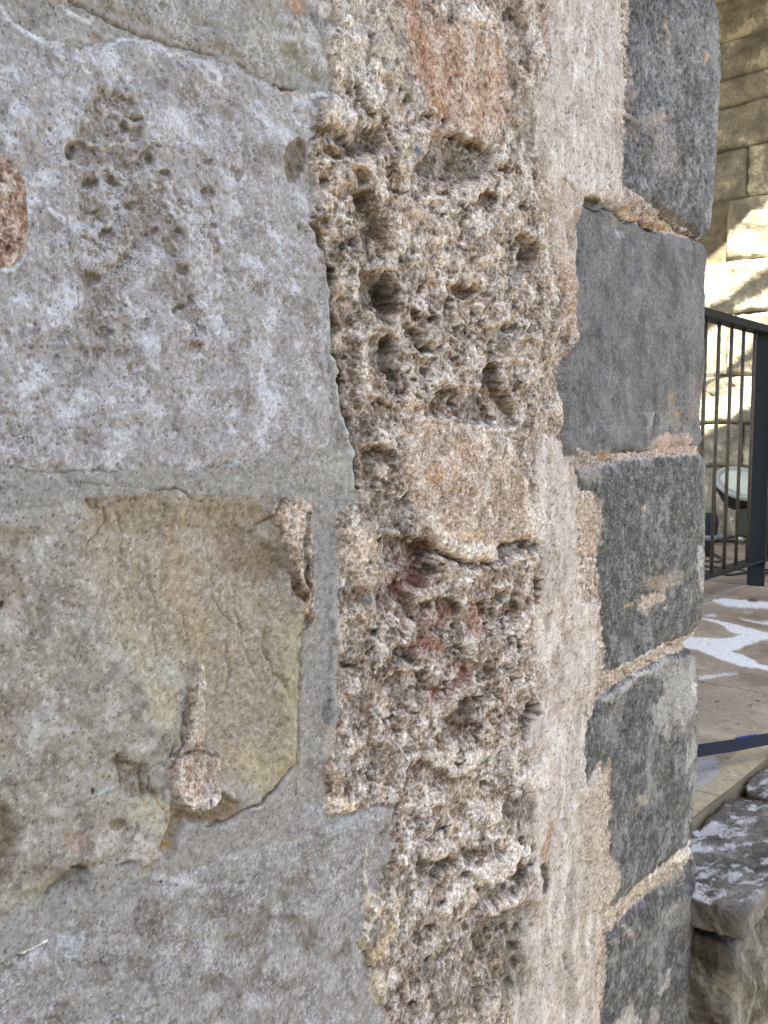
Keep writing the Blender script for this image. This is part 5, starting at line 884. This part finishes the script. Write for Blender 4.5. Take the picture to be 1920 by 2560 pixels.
# railing
mrail = new_mat('railing_paint', tuple(s2l((28,31,36))), rough=0.65, metal=0.0, spec=0.2); N, L, b = nodes(mrail)
n = tex(mrail, 'noise', 90, 3); r = ramp(mrail, n.outputs[0], [(0.35, s2l((24,28,33))), (0.65, s2l((32,36,42)))]); L.new(r.outputs[0], b.inputs['Base Color'])
mbar = new_mat('rusty_bar_paint', rough=0.6, spec=0.4); N, L, b = nodes(mbar)
n = tex(mbar, 'noise', 60, 5); r = ramp(mbar, n.outputs[0], [(0.35, s2l((52,46,40))), (0.6, s2l((78,71,62)))]); L.new(r.outputs[0], b.inputs['Base Color'])
rail = empty('railing', (3.0, YR, FZ)); tag(rail, 'dark metal railing with round bars on the terrace', 'railing')
zt = float(on_y(1800, 806, YR)[2]); zb = float(on_y(1800, 1424, YR)[2])
X0, X1 = 1.6, 5.6
def rb(lo, hi, name, mat, bevel=0.002):
    m = MB(); m.box([lo[0]-3.0, lo[1]-YR, lo[2]-FZ], [hi[0]-3.0, hi[1]-YR, hi[2]-FZ]); return m.build(name, mat, rail, bevel=bevel)
rb((X0, YR-0.034, zt), (X1, YR+0.034, zt+0.030), 'handrail', mrail)
rb((X0, YR-0.034, zb-0.012), (X1, YR+0.034, zb), 'bottom_rail', mrail)
def x_on_rail(px, py): return float(on_y(px, py, YR)[0])
xb0 = x_on_rail(1828, 1100)-0.0; sp0 = 0.1195
xp = x_on_rail(1888, 1463)
k0 = [x_on_rail(p, 1100) for p in (1789, 1819, 1848, 1878)]
step = (k0[3]-k0[0])/3; print('bar step', step, 'post x', xp, 'k0', k0, 'zt', zt, 'zb', zb)
bx = [k0[0]+step*i for i in range(-10, 16)]
for x in bx:
    if abs(x-xp) < 0.03 or x < X0 or x > X1: continue
    m = MB(); m.tube([(x-3.0, 0, zb-FZ), (x-3.0, 0, zt-FZ)], 0.0075, 10); m.build('bar', mbar, rail, smooth=True)
for x in (xp, xp+1.4):
    rb((x-0.006, YR-0.038, FZ), (x+0.006, YR+0.036, zt-0.001), 'post', mrail)

# floodlight standing on the floor before the far wall
mblk = new_mat('black_housing', tuple(s2l((26,25,24))), rough=0.55); mrim = new_mat('rim_paint', tuple(s2l((150,158,158))), rough=0.4)
mgl = new_mat('lens_glass', tuple(s2l((188,200,198))), rough=0.15, spec=0.7); mref = new_mat('reflector', tuple(s2l((120,132,132))), rough=0.3)
lc = EYE+ray(1858, 1209)*5.25; ax = Vector((-0.35, -0.38, 0.80)).normalized()
lampo = empty('floodlight', (lc[0], lc[1], FZ)); tag(lampo, 'round floodlight with pale rim and black housing tilted upwards behind the railing', 'floodlight')
oc = Vector((0, 0, lc[2]-FZ)); RL = 0.172
m = MB(); m.lathe([(RL*0.80, 0.002), (RL*0.82, 0.014), (RL*0.97, 0.016), (RL, 0.006), (RL, -0.012), (RL*0.9, -0.02), (RL*0.80, -0.01), (RL*0.80, 0.002)], oc, ax); m.build('rim', mrim, lampo, True)
m = MB(); m.lathe([(0.0001, 0.010), (RL*0.5, 0.009), (RL*0.80, 0.003)], oc, ax); m.build('lens', mgl, lampo, True)
m = MB(); m.lathe([(RL*0.9, -0.018), (RL*0.86, -0.06), (RL*0.6, -0.12), (RL*0.45, -0.15), (0.0001, -0.155)], oc, ax); m.build('housing', mblk, lampo, True)
m = MB(); m.box((-0.03, -0.16, 0.05), (0.16, 0.02, oc.z-0.09)); m.build('gear_box', mblk, lampo, bevel=0.01)
m = MB()
sd_ = ax.cross(Vector((0, 0, 1))).normalized()
for s_ in (-1, 1): m.tube([oc+sd_*RL*s_*0.98-ax*0.03, oc+sd_*RL*s_*1.05-Vector((0, 0, 0.12)), sd_*RL*s_*0.9+Vector((0, 0, 0.02)), Vector((0, 0, 0.02))+sd_*0.02*s_], 0.009, 8)
m.build('bracket', mblk, lampo, True)
m = MB()
for q_ in (0, 2.1, 4.2): m.tube([(0, 0, 0.06), (0.17*math.cos(q_), 0.17*math.sin(q_), 0.006)], 0.008, 8)
m.build('stand', mblk, lampo, True)

# dark blue bag partly hidden by the wall's end, with a grey strap
bc = on_z(1768, 1392, FZ); mbg = new_mat('navy_canvas', tuple(s2l((24,30,42))), rough=0.9); mgy = new_mat('grey_webbing', tuple(s2l((110,122,132))), rough=0.8)
bag = empty('equipment_bag', (bc[0], bc[1], FZ)); tag(bag, 'dark blue canvas bag with a grey strap standing half hidden behind the wall', 'bag')
m = MB(); m.tube([(0, 0, 0.0), (0.005, 0, 0.05), (0.0, 0.0, 0.12), (0, 0, 0.19), (0, 0, 0.235), (0, 0, 0.245)], [0.012, 0.03, 0.045, 0.055, 0.045, 0.012], 20); m.build('bag_body', mbg, bag, True)
m = MB(); m.tube([(0, 0, 0.095), (0, 0, 0.10), (0, 0, 0.118), (0, 0, 0.123)], [0.04, 0.047, 0.05, 0.046], 20); dd = RGT
m.tube([(0.03*dd[0], 0.03*dd[1], 0.112), (0.075*dd[0], 0.075*dd[1], 0.112), (0.085*dd[0], 0.085*dd[1], 0.108)], [0.016, 0.014, 0.004], 10); m.build('strap', mgy, bag, True)

# cables on the floor
mcab = new_mat('black_rubber', (0.02, 0.02, 0.022), rough=0.6)
def floor_pts(pts, r): return [Vector(on_z(x, y, FZ+r+0.001)) for x, y in pts]
def smoothpts(P_, n=6):
    out = []
    for i in range(len(P_)-1):
        p0, p1, p2, p3 = P_[max(i-1, 0)], P_[i], P_[i+1], P_[min(i+2, len(P_)-1)]
        for k in range(n):
            t = k/n; out.append(0.5*((2*p1)+(p2-p0)*t+(2*p0-5*p1+4*p2-p3)*t*t+(-p0+3*p1-3*p2+p3)*t**3))
    return out+[P_[-1]]
for pts, lab in (([(1700,1352),(1768,1376),(1790,1388),(1806,1399),(1795,1404),(1765,1402),(1700,1398)], 'black cable looping round at the foot of the dark blue bag'),
                 ([(1700,1418),(1780,1430),(1820,1437),(1850,1434),(1880,1431),(1960,1436)], 'black cable lying nearest under the railing'),
                 ([(1700,1410),(1815,1420),(1850,1424),(1880,1429),(1950,1420)], 'black cable lying behind another one under the railing')):
    m = MB(); m.tube(smoothpts(floor_pts(pts, 0.006)), 0.0055, 8); o = m.build('cable', mcab, None, True); tag(o, lab, 'cable', 'cables on the terrace floor')
mwh = new_mat('white_plastic', tuple(s2l((225,228,230))), rough=0.4)
cc = on_z(1857, 1352, FZ); m = MB()
for k in range(3):
    tt = [Vector((cc[0]+0.038*math.cos(a_)*(1+.1*k), cc[1]+0.038*math.sin(a_)*(1-.06*k), FZ+0.02+0.006*k+0.016*math.sin(a_+k))) for a_ in np.linspace(0, 2*math.pi, 20)]
    m.tube(tt, 0.0055, 6)
m.tube([(cc[0]-0.03, cc[1]-0.02, FZ+0.006), (cc[0], cc[1]-0.03, FZ+0.02), (cc[0]+0.03, cc[1]-0.05, FZ+0.006)], 0.0035, 6)
tag(m.build('cable_coil', mwh, None, True), 'small white coiled cable on the floor under the floodlight', 'cable coil')

# barrier strap stretched across the terrace corner
mst = new_mat('navy_webbing', tuple(s2l((22,32,52))), rough=0.75); mse = new_mat('blue_edge', tuple(s2l((36,60,140))), rough=0.7)
a_ = EYE+ray(1720, 1882)*1.62; b_ = EYE+ray(1930, 1846.5)*1.72; d_ = Vector(b_-a_); hz = Vector((d_.x, d_.y, 0)).normalized(); nrm = Vector((-hz.y, hz.x, 0)); Ls = d_.length
mb = MB(); N_ = 24; hh = 0.0122
for i in range(N_+1):
    t = i/N_*2.6-0.6; p = Vector(a_)+d_*t+Vector((0, 0, 0.0006*math.sin(t*9)))
    for s_, o_ in ((1, 1), (1, -1), (-1, -1), (-1, 1)): mb.v.append(tuple(p+Vector((0, 0, hh*s_))+nrm*0.0011*o_))
for i in range(N_):
    for k in range(4): mb.f.append((i*4+k, i*4+(k+1) % 4, (i+1)*4+(k+1) % 4, (i+1)*4+k))
mb.f += [(0, 1, 2, 3), tuple(N_*4+k for k in (3, 2, 1, 0))]
strap = mb.build('barrier_strap', mst); tag(strap, 'dark navy barrier strap stretched just above the terrace edge', 'barrier strap')
m = MB(); p0 = Vector(a_)+d_*0.55; p1 = Vector(a_)+d_*0.80
m.add([tuple(p+Vector((0, 0, z_))+nrm*o_) for p in (p0, p1) for z_ in (hh+0.0004, hh+0.0026) for o_ in (-0.0011, 0.0011)], [(0,1,3,2),(4,6,7,5),(0,4,5,1),(2,3,7,6),(0,2,6,4),(1,5,7,3)])
m.build('blue_edging', mse, strap)

# low retaining wall in front of the terrace: rough coping stones over mossy face stones
def boulder(name, lo, hi, n, pw, amp, scl, seed, colf, mat, parent, label=None):
    """rounded rough block: cube grid pulled towards a superellipsoid and roughened"""
    lo = np.array(lo); hi = np.array(hi); c0 = (lo+hi)/2; hs = (hi-lo)/2; L_ = hs.max(); faces = []; allP = []; idx = 0; F_ = []
    for axn in range(3):
        for sg in (-1, 1):
            o1, o2 = [i for i in range(3) if i != axn]
            na = max(4, int(n*hs[o1]/L_)); nb = max(4, int(n*hs[o2]/L_))
            A, B = np.meshgrid(np.linspace(-1, 1, na+1), np.linspace(-1, 1, nb+1)); Pp = np.zeros(A.shape+(3,)); Pp[..., o1] = A; Pp[..., o2] = B; Pp[..., axn] = sg
            allP.append(Pp.reshape(-1, 3)); q = (np.arange(nb)[:, None]*(na+1)+np.arange(na)[None, :]).ravel()+idx
            quad = np.stack([q, q+1, q+2+na, q+1+na], 1)
            if (sg < 0) != (axn == 1): quad = quad[:, ::-1]
            F_.append(quad); idx += len(allP[-1])
    Pn = np.concatenate(allP); Fq = np.concatenate(F_)
    nr = (np.abs(Pn)**pw).sum(1)**(1/pw); Q = Pn/nr[:, None]; W = c0+Q*hs
    G = np.sign(Q)*np.abs(Q)**(pw-1)/hs; G /= np.linalg.norm(G, axis=1)[:, None]
    x, y, z = W[:, 0].astype(F32), W[:, 1].astype(F32), W[:, 2].astype(F32)
    a = x+0.7*z; b_ = y-0.6*z+0.3*x
    d = amp*(fbm(a, b_, scl, 4, seed)+0.5*fbm(x-b_, z+y, scl*0.6, 4, seed+9))+0.0015*fbm(a, b_, 0.006, 3, seed+5)
    W = W+G*d[:, None]; Cc = colf(x, y, z, G, a, b_)
    me = bpy.data.meshes.new(name); me.from_pydata([tuple(v) for v in W], [], [tuple(f) for f in Fq.tolist()])
    ca = me.attributes.new('stone_colour', 'FLOAT_COLOR', 'POINT'); c4 = np.ones((len(W), 4), F32); c4[:, :3] = np.clip(Cc*ALB, .01, .95); ca.data.foreach_set('color', c4.ravel())
    me.shade_smooth(); me.update(); o = link(name, me, mat, parent)
    bm_ = __import__('bmesh').new(); bm_.from_mesh(me); __import__('bmesh').ops.remove_doubles(bm_, verts=bm_.verts, dist=1e-5); __import__('bmesh').ops.recalc_face_normals(bm_, faces=bm_.faces); bm_.to_mesh(me); bm_.free()
    if label: o['label'] = label
    return o
mrock = relief_mat('rough_rock', 0.25, 420, 0.45, 0.0012)
def rockcol(x, y, z, G, a, b_):
    n1 = fbm(a, b_, 0.09, 5, 400, 0.6); n2 = fbm(a*0.5, b_*1.6, 0.035, 4, 401, 0.65); n3 = fbm(a, b_, 0.05, 4, 402, 0.65)
    c = np.broadcast_to(s2l((98,95,91)), x.shape+(3,)); c = lerp(c, s2l((70,65,59)), (sstep(0, .8, n1)*.9)[:, None]); c = lerp(c, s2l((146,142,137)), (sstep(0, .8, -n1)*.7)[:, None])
    top = sstep(0.3, 0.8, G[:, 2]); pw_ = sstep(0.05, 0.6, 0.8*n2+0.7*n3)*top; return lerp(c, s2l((204,206,212)), (pw_*.7)[:, None])
def mosscol(x, y, z, G, a, b_):
    n1 = fbm(a*2, b_, 0.16, 5, 410, 0.6); n2 = fbm(x*2.0+0.5*z, z*0.9-0.8*x, 0.05, 4, 411, 0.65)
    c = np.broadcast_to(s2l((116,114,106)), x.shape+(3,)); c = lerp(c, s2l((84,84,70)), (sstep(0, .7, n1)*.9)[:, None]); c = lerp(c, s2l((68,63,55)), (sstep(0, .8, n2)*.8)[:, None])
    return lerp(c, s2l((150,150,140)), (sstep(.15, .8, -n2)*.75)[:, None])
low = empty('retaining_wall', (XC+0.3, 0, 0)); tag(low, 'low rough retaining wall with dusted coping stones below the terrace edge', 'retaining wall')
def rk(name, lo, hi, *a): 
    off = np.array([XC+0.3, 0, 0]); o = boulder(name, np.array(lo), np.array(hi), *a); o.location = (-off[0], 0, 0); return o
XS = float(on_z(1868, 1998, 0.83)[0])
print('XS', XS)
rk('coping_stone', (XC+0.004, -0.075, 0.790), (XS-0.003, YK-0.006, 0.838), 150, 12, 0.006, 0.06, 501, rockcol, mrock, low, 'brown coping stone dusted with white powder')
rk('coping_stone', (XS+0.006, -0.085, 0.785), (XS+0.55, YK-0.006, 0.845), 130, 12, 0.006, 0.07, 502, rockcol, mrock, low, 'far coping stone past the dark crevice')
rk('face_stone', (XC+0.006, -0.066, 0.36), (XC+0.42, YK-0.01, 0.782), 150, 10, 0.008, 0.09, 503, mosscol, mrock, low, 'greenish mossy face stone')
rk('face_stone', (XC+0.43, -0.055, 0.36), (XC+0.95, YK-0.01, 0.782), 60, 10, 0.008, 0.09, 504, mosscol, mrock, low)
rk('face_stone', (XC+0.006, -0.05, -0.02), (XC+0.6, YK-0.01, 0.355), 60, 10, 0.008, 0.09, 505, mosscol, mrock, low)
rk('face_stone', (XC+0.61, -0.05, -0.02), (XC+1.2, YK-0.01, 0.355), 50, 10, 0.008, 0.09, 506, mosscol, mrock, low)

# added unseen sun blocker: shades the wall, opening shaped to the lit far-wall patch
def up(p, z): p = Vector(p); return p+SUN_TO*((z-p.z)/SUN_TO.z)
ZR = 4.7
hole = [on_x(1802, 598, FX), on_x(1990, 440, FX), on_x(1990, 1000, FX), on_x(1740, 1150, FX), on_x(1650, 1100, FX), on_x(1650, 730, FX)]
hole = [up(p, ZR) for p in hole]
print('hole', [tuple(round(v, 2) for v in h) for h in hole])
mcon = ground_mat('blocker_boards', (150,140,122), (120,110,94), 3, 0.002)
import bmesh
bm = bmesh.new()
outer = [bm.verts.new(v) for v in ((-4, -1.18, ZR), (FX+0.6, -1.18, ZR), (FX+0.6, 7, ZR), (-4, 7, ZR))]
inner = [bm.verts.new((h.x, h.y, ZR)) for h in hole]
es = [bm.edges.new((outer[i], outer[(i+1) % 4])) for i in range(4)]+[bm.edges.new((inner[i], inner[(i+1) % 6])) for i in range(6)]
bmesh.ops.triangle_fill(bm, edges=es, use_beauty=True)
# drop any face inside the opening
cx_ = sum((h.x for h in hole))/6; cy_ = sum((h.y for h in hole))/6
ext = bmesh.ops.extrude_face_region(bm, geom=list(bm.faces)); bmesh.ops.translate(bm, verts=[e for e in ext['geom'] if isinstance(e, bmesh.types.BMVert)], vec=(0, 0, 0.12))
bmesh.ops.recalc_face_normals(bm, faces=bm.faces)
me = bpy.data.meshes.new('added_sun_blocker'); bm.to_mesh(me); bm.free()
ro = link('added_sun_blocker', me, mcon); tag(ro, 'added unseen slab blocking the sun, with an opening for one shaft', 'light blocker')

slats = empty('added_shade_slats', (4.0, 0, ZR)); tag(slats, 'added thin slats throwing shade streaks through the opening of the sun blocker', 'shade slats')  # added only to streak the sunlit patch with shade
for (xa, ya), (xb, yb), wd in (((2000, 665), (1640, 900), 0.06), ((2000, 830), (1640, 1060), 0.022)):
    a, b = up(on_x(xa, ya, FX), ZR+0.2), up(on_x(xb, yb, FX), ZR+0.2); d = (b-a).normalized(); n_ = Vector((-d.y, d.x, 0)); m = MB(); o4 = Vector((4.0, 0, ZR))
    m.add([tuple(q_-o4+n_*s_*wd/2+Vector((0, 0, h_))) for q_ in (a-d*0.4, b+d*0.4) for s_, h_ in ((-1, 0), (1, 0), (1, 0.05), (-1, 0.05))], [(0,1,2,3),(7,6,5,4),(0,4,5,1),(1,5,6,2),(2,6,7,3),(3,7,4,0)])
    m.build('shade_slat', mcon, slats)
# added light blockers, out of frame: they cut sky light from left and front
mside = ground_mat('sky_blocker_stone', (140,130,115), (110,100,88), 3, 0.01)
sb = MB(); sb.box((-5.4, -9.0, 0.0), (-4.9, 0.5, 8.0)); tag(sb.build('side_sky_blocker', mside, bevel=0.01), 'added unseen tall slab blocking sky and sun beyond the grey blocks', 'sky_blocker')
sb = MB(); sb.box((-4.8, -10.6, 0.0), (12.0, -10.0, 4.6)); tag(sb.build('front_sky_blocker', mside, bevel=0.01), 'added unseen slab blocking the low sky in front of the old wall', 'sky_blocker')
